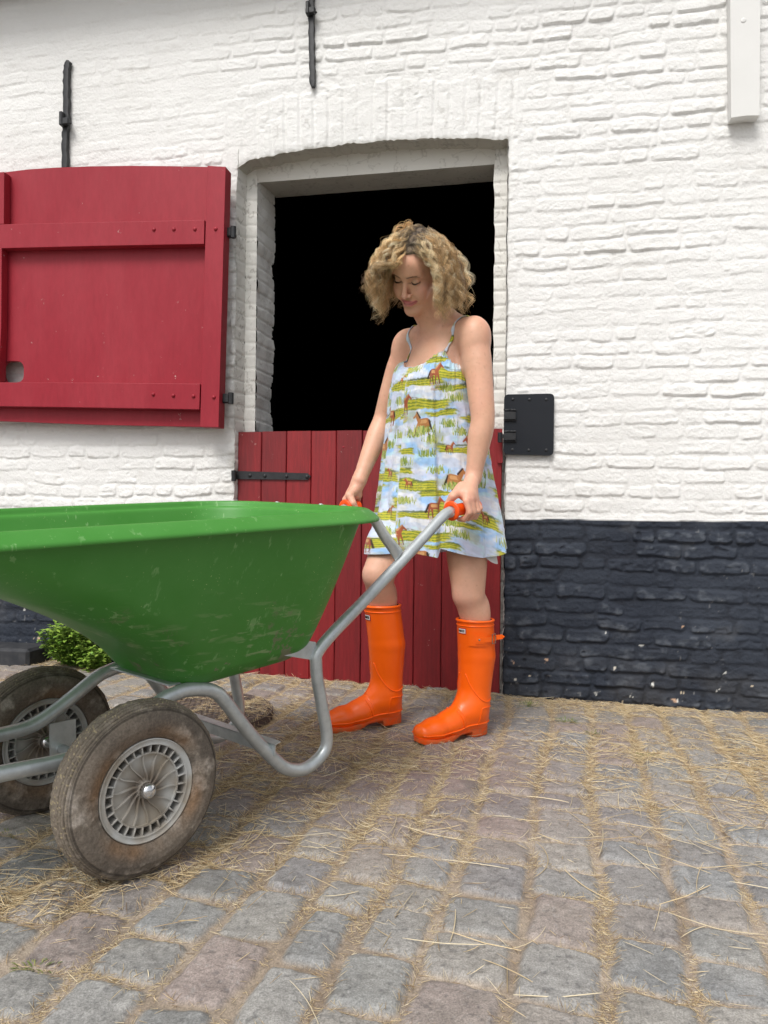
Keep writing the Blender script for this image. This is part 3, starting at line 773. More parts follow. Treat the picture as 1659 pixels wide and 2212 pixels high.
def row(s, off, dz=0, shrink=1.0, sz=None):
    R_ = ring(s, off)
    c_ = np.array([(TF0+TB0)/2, 0]); R_ = c_+(R_-c_)*shrink
    z_ = zz(s if sz is None else sz, R_[:, 0], R_[:, 1], dz)
    rows.append(np.array([bar(t, w_, z) for (t, w_), z in zip(R_, z_)]))
# outside, bottom centre to rim
for sh, dz in ((.02, 0), (.3, 0), (.55, 0), (.70, .0005), (.80, .003)): row(0, 0, dz, sh, 0)
for k in range(1, 6):
    a = k/6*math.pi/2; row(.10*(1-math.cos(a))*.9, -.004*(1-math.sin(a)), 0, .80+.2*math.sin(a), .004+.10*(1-math.cos(a)))
for s in np.linspace(.10, .955, 44): row(s, 0)
n_out = len(rows)
for off, dz in ((.004, -.022), (.022, -.025), (.031, -.028), (.0345, -.030), (.0365, -.0285), (.0365, -.0235), (.0350, -.0205), (.024, -.0115), (.010, -.0015), (.003, .0008), (-.003, -.001), (-.007, -.008), (-.009, -.018)): row(1.0, off, dz)
for s in np.linspace(.95, .10, 30): row(s, -.010, .004)
for k in range(5, 0, -1):
    a = k/6*math.pi/2; row(.10*(1-math.cos(a))*.9, -.010, .006, .80+.2*math.sin(a), .004+.10*(1-math.cos(a)))
for sh in (.7, .4, .02): row(0, 0, .008, sh, 0)
G = np.array(rows); n_r, n_c = G.shape[:2]
I = np.arange(n_r*n_c).reshape(n_r, n_c); J = np.roll(I, -1, axis=1)
q = np.stack([I[:-1], J[:-1], J[1:], I[1:]], -1).reshape(-1, 4)
me_tub = part('tub', G.reshape(-1, 3), q, M_green, bw, col=np.zeros((n_r*n_c, 3))+(.035, .20, .028))
fix_normals(me_tub)
sub = me_tub.modifiers.new('subdivide', 'SUBSURF'); sub.levels = 1; sub.render_levels = 1
# plastic colour with scratches and dried mud, made in the shader so that it stays crisp
def tub_shader():
    m = M_green; n = m.node_tree.nodes; l = m.node_tree.links; b = n['Principled BSDF']
    for lk in list(b.inputs['Base Color'].links): l.remove(lk)
    tc = n.new('ShaderNodeTexCoord')
    def nz(sc, det, st=None, w_=None, rough=.6):
        mp = n.new('ShaderNodeMapping');
        if st: mp.inputs['Scale'].default_value = st
        l.new(tc.outputs['Object'], mp.inputs[0])
        t_ = n.new('ShaderNodeTexNoise'); t_.inputs['Scale'].default_value = sc; t_.inputs['Detail'].default_value = det; t_.inputs['Roughness'].default_value = rough
        l.new(mp.outputs[0], t_.inputs[0]); return t_.outputs[0]
    def rampf(s_, lo, hi):
        r = n.new('ShaderNodeMapRange'); r.inputs['From Min'].default_value = lo; r.inputs['From Max'].default_value = hi; l.new(s_, r.inputs[0]); return r.outputs[0]
    def mul(a, b_):
        x = n.new('ShaderNodeMath'); x.operation = 'MULTIPLY'; l.new(a, x.inputs[0])
        if isinstance(b_, float): x.inputs[1].default_value = b_
        else: l.new(b_, x.inputs[1])
        return x.outputs[0]
    def mixn(f, a, b_):
        x = n.new('ShaderNodeMix'); x.data_type = 'RGBA'; l.new(f, x.inputs[0])
        for s_, v in (('A', a), ('B', b_)):
            if isinstance(v, tuple): x.inputs[s_].default_value = (*v, 1)
            else: l.new(v, x.inputs[s_])
        return x.outputs['Result']
    base = mixn(rampf(nz(3.5, 5), .35, .7), (.045, .225, .024), (.070, .265, .046))
    # lower belly gets scuffed: a height mask
    sp = n.new('ShaderNodeSeparateXYZ'); l.new(tc.outputs['Object'], sp.inputs[0])
    lowm = rampf(sp.outputs[2], .62, .40)
    scr = mul(rampf(nz(60, 3, (1, 1, .16)), .615, .66), rampf(nz(6, 3), .48, .6))
    c1 = mixn(mul(scr, .75), base, (.22, .42, .16))
    scr2 = mul(mul(rampf(nz(38, 5, (.30, .30, 1.6)), .565, .61), rampf(nz(5, 3), .44, .55)), lowm)
    c2 = mixn(mul(scr2, .8), c1, (.26, .36, .17))
    mud = mul(mul(rampf(nz(9, 8, None, None, .75), .60, .62), lowm), .8)
    c3 = mixn(mud, c2, (.20, .17, .125))
    film = mul(rampf(nz(2.2, 6), .48, .75), .35)
    c4 = mixn(mul(film, lowm), c3, (.12, .15, .08))
    spk = rampf(nz(240, 1), .73, .76)
    c5 = mixn(mul(spk, rampf(nz(7, 2), .5, .6)), c4, (.45, .55, .25))
    l.new(c5, b.inputs['Base Color'])
tub_shader()
# rivets on the far rim
bolts('bolt', [(bar(t, w_, z_top(t, w_)-.002), .007, .004) for t, w_ in ((.625, -.12), (.63, .06))], M_galv, bw, nrm=UZ, ang=50)

# --- tube frame, traced on the near side and mirrored to the far side
TR = .0158
near_px = [(974, 1104), (955, 1117), (905, 1172), (800, 1284), (697, 1393), (683, 1440), (695, 1520), (706, 1590), (697, 1628), (660, 1660), (622, 1661), (592, 1640), (540, 1585), (482, 1510), (462, 1494), (440, 1489), (405, 1490), (375, 1500), (345, 1516), (250, 1590), (190, 1628), (130, 1646), (60, 1660), (0, 1672), (-160, 1708)]
ft = [t_at(x, y) for x, y in near_px]
tubeP = {}
for side in (1, -1):
    P_ = np.array([bar(t, side*wl(t), z-(0.0 if side > 0 else -.006)) for t, z in ft])
    tubeP[side] = P_
    m_ = MB(); Pm = catmull(P_, 6); m_.tube(Pm, TR, 18)
    o_ = m_.build('side_tube', M_galv, bw, smooth=True)
# grips: flange, barrel and end
grip_line = {}
for side in (1, -1):
    g0 = tubeP[side][0]; dirg = BB*1.0+UZ*.13+BA*side*.02; dirg /= np.linalg.norm(dirg)
    g0 = g0+dirg*.004
    x = np.cross(UZ, dirg); x /= np.linalg.norm(x); zv = np.cross(x, dirg)
    R = np.stack([x, dirg, zv], 1); grip_line[side] = (g0, dirg, R)
    m_ = MB(); m_.tube([tubeP[side][1]*.3+g0*.7, g0+dirg*.03], TR, 16); m_.build('handle_tube', M_galv, bw, smooth=True)
    m_ = MB(); gl = 1 if side > 0 else .48; m_.lathe([(r9, y9 if y9 < .02 else y9*gl) for r9, y9 in [(.0155, -.004), (.026, -.005), (.0295, -.003), (.0300, .000), (.0285, .003), (.0225, .006), (.0200, .012), (.0190, .022), (.0186, .034), (.0183, .075), (.0186, .118), (.0195, .124), (.019, .130), (.012, .134), (.0002, .135)]], R, g0, n=36)
    o_ = m_.build('grip', M_grip, bw, smooth=True)
# tub supports: flattened strut from the handle tube up to the rim
for side in (1, -1):
    a_ = t_at(862, 1200); b_ = t_at(832, 1160); c_ = t_at(803, 1117); d_ = t_at(770, 1103)
    P_ = np.array([bar(t, side*(wl(t)+.0), z) for t, z in (a_, b_, c_)]+[bar(.60, side*.225, .735)])
    P_ = catmull(P_, 6); m_ = MB(); rr = np.interp(np.arange(len(P_)), [0, 4, 9, len(P_)], [.006, .0135, .0145, .0145])
    V_, F_ = tube_np(P_, 1, 14)
    # flatten the lower end where it is welded on
    n_ = len(P_); V_ = V_.reshape(n_, 14, 3)
    for i in range(n_):
        off = (V_[i]-P_[i]); lat = off@BA; fl = rr[i]
        wid = np.interp(i, [0, 4, 9], [.021, .017, .0145])
        V_[i] = P_[i]+(off-lat[:, None]*BA)*wid+lat[:, None]*BA*fl
    m_.add(V_.reshape(-1, 3), F_); m_.build('strut', M_galv, bw, smooth=True)
    # gusset under the tub
    tg, zg = t_at(683, 1402)
    m_ = MB()
    pts_ = [(tg-.002, zg+.018), (tg+.004, zg-.022), (tg-.020, zg-.024), (tg-.105, zg-.002), (tg-.112, zg+.008), (tg-.055, zg+.03)]
    m_.prism([bar(t, side*wl(tg), z) for t, z in pts_], BA*side, -.004)
    pass
    m_.build('gusset', M_galv, bw)
    # axle bracket
    m_ = MB(); wb = side*(wl(0)-.004)
    m_.prism([bar(-.028, wb, ZW+.062), bar(.032, wb, ZW+.062), bar(.036, wb, ZW-.045), bar(-.024, wb, ZW-.045)], BA*side, -.005)
    m_.build('axle_bracket', M_galv, bw)
# cross bars
def angle_bar(t, z, half, wdt=.018):
    m_ = MB(); a, b = bar(t, -half, z), bar(t, half, z)
    m_.prism([bar(t, -half, z), bar(t, half, z), bar(t+wdt, half, z+.004), bar(t+wdt, -half, z+.004)], UZ, -.003)
    m_.prism([bar(t, -half, z), bar(t, half, z), bar(t, half, z-.028), bar(t, -half, z-.028)], BB, .003)
    m_.build('cross_bar', M_galv, bw)
tcb, zcb = t_at(592, 1612); angle_bar(tcb-.015, zcb+.012, wl(tcb)+.02)
m_ = MB(); tt, zt2 = t_at(405, 1490); m_.prism([bar(tt-.035, -.13, zt2+.010), bar(tt-.035, .13, zt2+.010), bar(tt+.015, .13, zt2+.012), bar(tt+.015, -.13, zt2+.012)], UZ, .004); m_.build('tub_plate', M_galv, bw)
m_ = MB(); m_.tube([bar(0, -.235, ZW), bar(0, .235, ZW)], .0105, 14); m_.build('axle', M_galv, bw, smooth=True)

# --- wheels
mudA, mudB, mudC, rub = (.185, .155, .125), (.265, .230, .190), (.37, .33, .29), (.080, .070, .062)
def make_wheel(seed, darker):
    """tyre, rim and hub around local y; returns list of (name, V, F, mat, col)"""
    out = []
    prof = [(.1035, -.026), (.108, -.033), (.118, -.0385), (.132, -.0425), (.146, -.0425), (.158, -.0385), (.1610, -.0375), (.1622, -.0350), (.1650, -.0352), (.1668, -.0335), (.1655, -.0315), (.1690, -.0305), (.1708, -.0285), (.1690, -.0265), (.1735, -.0255), (.1755, -.0230), (.1735, -.0210), (.1770, -.0195), (.1782, -.0160), (.1765, -.0140), (.1795, -.0125), (.1800, -.0085), (.1790, -.0070), (.1810, 0)]
    prof = prof+[(r, -y) for r, y in prof[-2::-1]]
    prof = np.array(prof); pi_ = []
    for i in range(len(prof)-1):
        L = np.linalg.norm(prof[i+1]-prof[i]); k = max(1, int(L/.0022))
        for j in range(k): pi_.append(prof[i]+(prof[i+1]-prof[i])*j/k)
    pi_.append(prof[-1]); pr = np.array(pi_)
    n = 420; a = np.linspace(0, 2*np.pi, n, endpoint=False)
    r = pr[:, 0][None]*np.ones((n, 1)); y = pr[:, 1][None]*np.ones((n, 1)); A_ = a[:, None]*np.ones((1, len(pr)))
    X, Z_ = r*np.cos(A_), r*np.sin(A_)
    n1 = fbm(X*28, Z_*28, y*28+seed, seed=300+seed, o=4); n2 = fbm(X*90, Z_*90, y*90, seed=310+seed, o=3)
    cake = sstep(.05, .35, n1+.25*n2)
    tr = sstep(.165, .176, r)
    dr = (cake*.0009+n2*.0006)*(1-.3*tr)+tr*(.0012*n2+.0010*vn(A_*60, y*160, seed=5))
    # sidewall grows sideways, tread outward
    X, Z_ = (r+dr*tr)*np.cos(A_), (r+dr*tr)*np.sin(A_); y2 = y+np.sign(y)*dr*(1-tr)
    P_ = np.stack([X, y2, Z_], -1)
    c = mixc(rub, mudA, np.clip(.75+.9*fbm(X*9, Z_*9, y*9, seed=320+seed, o=4), 0, 1))
    c = mixc(c, mudB, cake*.75)
    c = mixc(c, mudC, sstep(.3, .6, n1+.4*n2)*.7)
    rust = np.exp(-((r-.117)/.017)**2)*np.clip(.4+1.2*fbm(np.cos(A_)*1.6, np.sin(A_)*1.6, seed=330+seed, o=3), 0, 1); c = mixc(c, (.25, .135, .06), np.clip(rust*.6, 0, 1))
    gz = sstep(.0012, .0, np.interp(np.arange(len(pr)), np.arange(len(pr)), np.maximum(np.maximum(np.roll(pr[:, 0], 3), np.roll(pr[:, 0], -3))-pr[:, 0], 0)))
    c = mixc(c, (.225, .190, .150), tr*.75)
    for yg in (.0350, .0315, .0265, .0210, .0140): c = c*(1-.5*np.exp(-((np.abs(y)-yg)/.0008)**2)*(r > .158))[..., None]  # shade of the tread grooves painted in as darker rings
    c = c*(1+.22*n2[..., None])
    grv = sstep(.0, .0008, .0); fr = np.abs(pr[:, 0]-np.interp(np.arange(len(pr)), [0, len(pr)/2, len(pr)], [.1035, .181, .1035]))
    strawm = sstep(.66, .75, vn(A_*130, y*420, seed=340+seed))*tr; c = mixc(c, (.50, .42, .25), strawm*.8)
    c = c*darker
    m_, k_ = P_.shape[:2]; I_ = np.arange(m_*k_).reshape(m_, k_); J_ = np.roll(I_, -1, axis=0)
    q_ = np.stack([I_[:, :-1], J_[:, :-1], J_[:, 1:], I_[:, 1:]], -1).reshape(-1, 4)
    out.append(('tyre', P_.reshape(-1, 3), q_, M_tyre, c.reshape(-1, 3), True))
    # rim (outer ring + recessed slotted ring + dish + ribs), both faces
    mb_ = MB(); R0 = np.eye(3); z0 = (0, 0, 0)
    for sg in (-1, 1):
        f = lambda L: [(r_, sg*y_) for r_, y_ in L]
        mb_.lathe(f([(.1045, .020), (.1055, .0335), (.1040, .0350), (.1020, .0335), (.1005, .0325), (.0955, .0320), (.0935, .0330), (.0918, .0320), (.0905, .012), (.0900, .006)]), R0, z0, n=96)
        mb_.lathe(f([(.0900, .007), (.0755, .007)]), R0, z0, n=96)                      # bottom of the slots
        mb_.lathe(f([(.0765, .006), (.0760, .0265), (.0725, .0270), (.0715, .0220), (.055, .0195), (.035, .0165), (.022, .0155), (.018, .019), (.016, .030)]), R0, z0, n=96)
        for k in range(28):
            a_ = 2*math.pi*k/28; c_, s_ = math.cos(a_), math.sin(a_)
            Rr = np.array([[c_, 0, -s_], [0, 1, 0], [s_, 0, c_]])
            mb_.box((Rr, Rr@np.array([.0835, sg*.0185, 0])), .018, .023, .0030, .0008)
        for k in range(14):
            pts_ = []
            for u in np.linspace(0, 1, 9):
                rr = .016+(.0730-.016)*u; ang = 2*math.pi*k/14+sg*.62*math.sin(u*math.pi*.5)*(1-.35*u)
                pts_.append((rr*math.cos(ang), sg*(.0205+.0055*u+.003*(1-u)), rr*math.sin(ang)))
            P3 = np.array(pts_); T3 = np.gradient(P3, axis=0); N3 = np.cross(T3, [0, 1, 0]); N3 /= np.linalg.norm(N3, axis=1)[:, None]
            ring_ = np.stack([P3-N3*.0024-[0, sg*.012, 0], P3-N3*.0011, P3+N3*.0011, P3+N3*.0024-[0, sg*.012, 0]], 1)
            mb_.grid(ring_)
    V_ = np.array(mb_.v); rr = np.hypot(V_[:, 0], V_[:, 2]); nn = fbm(V_[:, 0]*22, V_[:, 2]*22, V_[:, 1]*22, seed=350+seed, o=4)
    c = mixc((.47, .48, .47), (.30, .26, .205), np.clip(.25+nn*1.3+.25*(rr < .075), 0, 1)); dm = sstep(.016, .010, np.abs(V_[:, 1]))*(rr < .091)
    c = mixc(c, (.10, .075, .055), np.clip(dm*(.55+.8*nn), 0, 1)); c = mixc(c, (.17, .125, .085), np.clip(np.exp(-((rr-.024)/.014)**2)*.8, 0, 1))
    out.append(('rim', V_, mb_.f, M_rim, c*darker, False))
    mb_ = MB()
    for sg in (-1, 1):
        mb_.lathe([(r_, sg*y_) for r_, y_ in [(.0158, .022), (.0165, .030), (.0158, .038), (.0125, .0435), (.007, .0465), (.0002, .0475)]], R0, z0, n=32)
    out.append(('hub_cap', np.array(mb_.v), mb_.f, M_chrome, None, True))
    return out
RWh = np.stack([BB, BA, UZ], 1)
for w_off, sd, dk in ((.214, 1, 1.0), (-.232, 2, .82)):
    c_ = bar(0, w_off, ZW); tyre_ob = None
    wh = bpy.data.objects.new('wheel', None); C.objects.link(wh); wh.empty_display_size = .05; wh.parent = bw
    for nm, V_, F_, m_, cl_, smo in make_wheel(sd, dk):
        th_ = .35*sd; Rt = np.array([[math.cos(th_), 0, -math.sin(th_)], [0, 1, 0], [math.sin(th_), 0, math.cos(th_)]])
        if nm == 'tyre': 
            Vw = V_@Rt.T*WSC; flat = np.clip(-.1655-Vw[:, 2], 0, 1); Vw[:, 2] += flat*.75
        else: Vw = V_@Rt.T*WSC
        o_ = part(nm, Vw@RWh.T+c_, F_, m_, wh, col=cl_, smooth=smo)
        if nm == 'rim': fix_normals(o_); autosmooth(o_, 40)
        if nm == 'hub_cap': fix_normals(o_)
# ================================================================ WOMAN
class Field:
    def __init__(s, lo, hi, h):
        s.lo = np.array(lo, float); s.h = h; s.n = tuple(int(x) for x in np.ceil((np.array(hi)-s.lo)/h)+1)
        s.F = np.full(s.n, 1.0, dtype=np.float32)
        s.ax = [s.lo[i]+h*np.arange(s.n[i]) for i in range(3)]
    def sub(s, blo, bhi):
        sl_ = []
        for i in range(3):
            a = int(np.floor((blo[i]-s.lo[i])/s.h)); b = int(np.ceil((bhi[i]-s.lo[i])/s.h))+1
            a, b = max(a, 0), min(b, s.n[i])
            if b <= a: return None, None
            sl_.append(slice(a, b))
        X, Y, Z = np.meshgrid(s.ax[0][sl_[0]], s.ax[1][sl_[1]], s.ax[2][sl_[2]], indexing='ij')
        return tuple(sl_), np.stack([X, Y, Z], -1)
    def apply(s, sl_, d, k, op):
        f = s.F[sl_]
        if op == 'sub':
            d = -d
            hh_ = np.clip(.5-.5*(d-f)/k, 0, 1) if k > 0 else None
            r = np.maximum(f, d) if k <= 0 else d+(f-d)*hh_+k*hh_*(1-hh_)
        else:
            if k <= 0: r = np.minimum(f, d)
            else:
                hh_ = np.clip(.5+.5*(d-f)/k, 0, 1); r = d+(f-d)*hh_-k*hh_*(1-hh_); r = np.where(f > .9, d, r)
        s.F[sl_] = r
    def cone(s, a, b, ra, rb, k=.01, op='add', flat=None):
        """tapered capsule; flat=(axis, factor) widens it along an axis"""
        a, b = np.array(a, float), np.array(b, float); m = max(ra, rb)*(1.8 if flat else 1)+k+.012
        sl_, P = s.sub(np.minimum(a, b)-m, np.maximum(a, b)+m)
        if sl_ is None: return
        ab = b-a; L2 = max(np.dot(ab, ab), 1e-12); t = np.clip(((P-a)@ab)/L2, 0, 1)
        v = P-(a+t[..., None]*ab)
        if flat:
            ax, fc = flat; c_ = v@ax; v = v-c_[..., None]*ax*(1-1/fc)
        d = np.linalg.norm(v, axis=-1)-(ra+(rb-ra)*t)
        s.apply(sl_, d.astype(np.float32), k, op)
    def ell(s, c, r, R=None, k=.01, op='add'):
        c = np.array(c, float); r = np.array(r, float); m = r.max()+k+.012
        sl_, P = s.sub(c-m, c+m)
        if sl_ is None: return
        v = P-c
        if R is not None: v = v@R
        q_ = v/r; g = np.linalg.norm(q_, axis=-1); g2 = np.linalg.norm(q_/r, axis=-1)
        d = g*(g-1)/np.maximum(g2, 1e-9)
        s.apply(sl_, d.astype(np.float32), k, op)
    def chain(s, pts, rs, k=.008, ki=.004, flat=None):
        for i in range(len(pts)-1): s.cone(pts[i], pts[i+1], rs[i], rs[i+1], k if i == 0 else ki, flat=flat)
    def val(s, P):
        q_ = (np.asarray(P)-s.lo)/s.h; i = np.clip(np.floor(q_).astype(int), 0, np.array(s.n)-2); f = np.clip(q_-i, 0, 1)
        r = 0
        for dx in (0, 1):
            for dy in (0, 1):
                for dz in (0, 1):
                    w_ = (f[..., 0] if dx else 1-f[..., 0])*(f[..., 1] if dy else 1-f[..., 1])*(f[..., 2] if dz else 1-f[..., 2])
                    r = r+w_*s.F[i[..., 0]+dx, i[..., 1]+dy, i[..., 2]+dz]
        return r
    def grad(s, P, e=.004):
        P = np.asarray(P, float); g = np.stack([s.val(P+np.eye(3)[i]*e)-s.val(P-np.eye(3)[i]*e) for i in range(3)], -1)
        return g/(np.linalg.norm(g, axis=-1, keepdims=True)+1e-9)
    def surf(s, P, off=0.0, it=6):
        P = np.asarray(P, float)
        for _ in range(it): P = P-s.grad(P)*(s.val(P)-off)[..., None]*.9
        return P
    def mesh(s, relax=2):
        F = s.F; S_ = F < 0; nx, ny, nz_ = F.shape
        cnt = np.zeros((nx-1, ny-1, nz_-1), np.int8)
        for dx in (0, 1):
            for dy in (0, 1):
                for dz in (0, 1): cnt += S_[dx:nx-1+dx, dy:ny-1+dy, dz:nz_-1+dz]
        act = (cnt > 0) & (cnt < 8); ijk = np.argwhere(act); idx = np.full(act.shape, -1, np.int32); idx[act] = np.arange(len(ijk))
        acc = np.zeros((len(ijk), 3)); num = np.zeros(len(ijk)); c8 = [(x, y, z) for x in (0, 1) for y in (0, 1) for z in (0, 1)]
        val = {c: F[ijk[:, 0]+c[0], ijk[:, 1]+c[1], ijk[:, 2]+c[2]] for c in c8}
        for a in c8:
            for b in c8:
                if sum(abs(a[i]-b[i]) for i in range(3)) == 1 and a < b:
                    fa, fb = val[a], val[b]; m = (fa < 0) != (fb < 0); t = np.where(m, fa/np.where(m, fa-fb, 1), 0)
                    acc += m[:, None]*(np.array(a)+t[:, None]*(np.array(b)-np.array(a))); num += m
        V = s.lo+(ijk+acc/num[:, None])*s.h; Q = []
        for ax in range(3):
            sl0 = [slice(None)]*3; sl1 = [slice(None)]*3; sl0[ax] = slice(0, -1); sl1[ax] = slice(1, None)
            A_, B_ = S_[tuple(sl0)], S_[tuple(sl1)]; e = np.argwhere(A_ != B_)
            o1, o2 = [i for i in range(3) if i != ax]
            e = e[(e[:, o1] > 0) & (e[:, o2] > 0) & (e[:, o1] < act.shape[o1]) & (e[:, o2] < act.shape[o2])]
            def g(d1, d2):
                x = e.copy(); x[:, o1] -= d1; x[:, o2] -= d2; return idx[x[:, 0], x[:, 1], x[:, 2]]
            qd = np.stack([g(0, 0), g(1, 0), g(1, 1), g(0, 1)], -1)
            fl = A_[e[:, 0], e[:, 1], e[:, 2]]
            if ax == 1: fl = ~fl
            qd[fl] = qd[fl][:, ::-1]; Q.append(qd)
        Q = np.vstack(Q); Q = Q[(Q >= 0).all(1)]
        for _ in range(relax):
            s_ = np.zeros_like(V); n_ = np.zeros(len(V))
            for i in range(4):
                np.add.at(s_, Q[:, i], V[Q[:, (i+1) % 4]]); np.add.at(n_, Q[:, i], 1)
            m = n_ > 0; V[m] = V[m]*.5+.5*(s_[m]/n_[m][:, None])
        return V, Q

def D(x, y, Y): return at(x, y, Y)
TL = np.array([.690, -.724, 0]); TL /= np.linalg.norm(TL); TF = np.array([-TL[1], TL[0], 0])*-1
TF = np.array([-.724, -.690, 0]); TF /= np.linalg.norm(TF); TU = UZ
TR3 = np.stack([TL, TF, TU], 1)
sho = {1: D(1026, 712, 2.325), -1: D(878, 738, 2.585)}
neck0 = (sho[1]+sho[-1])/2+UZ*.030-TF*.012
pel = D(958, 985, 2.52)
hip = {1: D(1002, 1005, 2.46), -1: D(916, 1005, 2.58)}
btop = {1: D(1026, 1336, 2.455), -1: D(825, 1305, 2.49)}
knee = {1: D(1012, 1288, 2.43), -1: D(818, 1246, 2.44)}
ank = {1: D(1022, 1500, 2.50), -1: D(838, 1480, 2.52)}
# hands on the grips
wr = {}; hand_pts = {}
for sd in (1, -1):
    g0, dg, Rg = grip_line[sd]
    out = BA*sd; out = out-dg*np.dot(out, dg); out /= np.linalg.norm(out); up_ = np.cross(dg, out)*sd; up_ = up_*(1 if up_[2] > 0 else -1)
    sb = .084 if sd > 0 else .034
    Hc = lambda s_, o_, v_, g0=g0, dg=dg, out=out, up_=up_: g0+dg*(sb+s_)+out*o_+up_*v_
    hand_pts[sd] = Hc
    wr[sd] = Hc(.040, -.004, .088)
elb = {1: D(1043, 905, 2.295), -1: D(829, 905, 2.64)}
body = Field((-.30, 2.05, .26), (.52, 2.80, 1.72), .0026)
B = body
# trunk
B.ell(pel+UZ*.0, (.150, .105, .11), TR3, k=.03)
B.ell(pel+UZ*.17+TF*.0, (.118, .088, .13), TR3, k=.05)
chest = (sho[1]+sho[-1])/2*1.0; chest = chest-UZ*.13-TF*.005
B.ell(chest, (.128, .095, .150), TR3, k=.05)
for sd in (1, -1):
    B.ell(chest+TL*sd*.066+TF*.070-UZ*.03, (.052, .045, .052), TR3, k=.04)
    B.cone(neck0-UZ*.045-TF*.012, sho[sd]-UZ*.010, .046, .040, k=.035)
    B.cone(neck0+UZ*.034-TF*.016, sho[sd]-TL*sd*.030+UZ*.006-TF*.008, .034, .033, k=.03)
    B.ell(sho[sd]-UZ*.072, (.0415, .0445, .108), TR3, k=.03)
    B.cone(neck0-UZ*.030+TF*.045-TL*sd*-.02, sho[sd]+TF*.022-TL*sd*.02+UZ*.012, .010, .009, k=.025)   # collar bones
# head frame fitted to the photograph
def rotm(a, b, c):
    Bm = np.array([[1, 0, 0], [0, -1, 0], [0, 0, 1.]])
    Rx = np.array([[1, 0, 0], [0, math.cos(b), -math.sin(b)], [0, math.sin(b), math.cos(b)]]); Rz = np.array([[math.cos(a), -math.sin(a), 0], [math.sin(a), math.cos(a), 0], [0, 0, 1]]); Ry = np.array([[math.cos(c), 0, math.sin(c)], [0, 1, 0], [-math.sin(c), 0, math.cos(c)]])
    return Rz@Rx@Ry@Bm
HR = rotm(-.70, .70, .30)      # columns: her left, forward, up
HO = np.array([.0612, 2.30, 1.4675])
HS = 1.0
def hp(x, y, z): return HO+HR@(np.array([x, y, z])*HS)
neck_top = hp(0, -.083, -.075)
B.cone(neck0-UZ*.03-TF*.008, neck_top, .056, .050, k=.03)
B.cone(neck0+UZ*.0+TF*.01, hp(0, -.06, -.09), .046, .042, k=.025)
B.ell(hp(0, -.088, .038), (.073, .094, .083), HR, k=.02)
B.ell(hp(0, -.050, -.022), (.0595, .052, .083), HR, k=.02)
for s_ in (1, -1):
    B.cone(hp(s_*.050, -.075, -.062), hp(s_*.014, -.014, -.103), .018, .014, k=.022)
    B.ell(hp(s_*.039, -.0205, -.030), (.021, .017, .017), HR, k=.022)
    B.ell(hp(s_*.033, -.016, -.052), (.019, .017, .020), HR, k=.02)
    B.cone(hp(s_*.010, .001, .019), hp(s_*.044, -.013, .020), .0095, .0085, k=.014)
    B.ell(hp(s_*.030, -.080, -.030), (.037, .050, .055), HR, k=.02)
    B.ell(hp(s_*.069, -.088, -.014), (.008, .018, .031), HR, k=.008)
B.ell(hp(0, -.004, -.107), (.018, .014, .013), HR, k=.018)
B.ell(hp(0, -.010, .040), (.045, .018, .030), HR, k=.02)
for s_ in (1, -1):
    B.ell(hp(s_*.031, .0055, -.001), (.0165, .011, .0105), HR, k=.010, op='sub')
    B.ell(hp(s_*.031, -.0120, -.0015), (.0138, .0142, .0128), HR, k=.003)
B.cone(hp(0, .001, .008), hp(0, .0215, -.036), .0070, .0082, k=.010)
B.ell(hp(0, .0225, -.0395), (.0088, .0088, .0078), HR, k=.005)
for s_ in (1, -1):
    B.ell(hp(s_*.0115, .0120, -.0425), (.0072, .0090, .0066), HR, k=.005)
    B.ell(hp(s_*.0060, .0175, -.0480), (.0032, .0045, .0028), HR, k=.002, op='sub')
# muzzle and mouth, a closed smile
B.ell(hp(0, -.012, -.066), (.026, .020, .017), HR, k=.012)
lipU = [hp(x, y, z) for x, y, z in ((-.0245, -.0035, -.0655), (-.013, .0070, -.0670), (-.004, .0108, -.0660), (.004, .0108, -.0660), (.013, .0070, -.0670), (.0245, -.0035, -.0655))]
lipD = [hp(x, y, z) for x, y, z in ((-.021, -.0020, -.0695), (-.011, .0070, -.0745), (0, .0098, -.0760), (.011, .0070, -.0745), (.021, -.0020, -.0695))]
for P_, r_ in ((lipU, (.0022, .0036, .0040, .0040, .0036, .0022)), (lipD, (.0022, .0046, .0050, .0046, .0022))): 
    for i in range(len(P_)-1): B.cone(P_[i], P_[i+1], r_[i], r_[i+1], .0035)
mth = [hp(x, y, z) for x, y, z in ((-.0275, -.0010, -.0655), (-.012, .0120, -.0705), (0, .0160, -.0708), (.012, .0120, -.0705), (.0275, -.0010, -.0655))]
for i in range(4): B.cone(mth[i], mth[i+1], .0018, .0018, .003, op='sub')
for s_ in (1, -1):   # smile folds
    B.cone(hp(s_*.0195, .0065, -.047), hp(s_*.0325, -.0010, -.066), .0016, .0018, .007, op='sub')
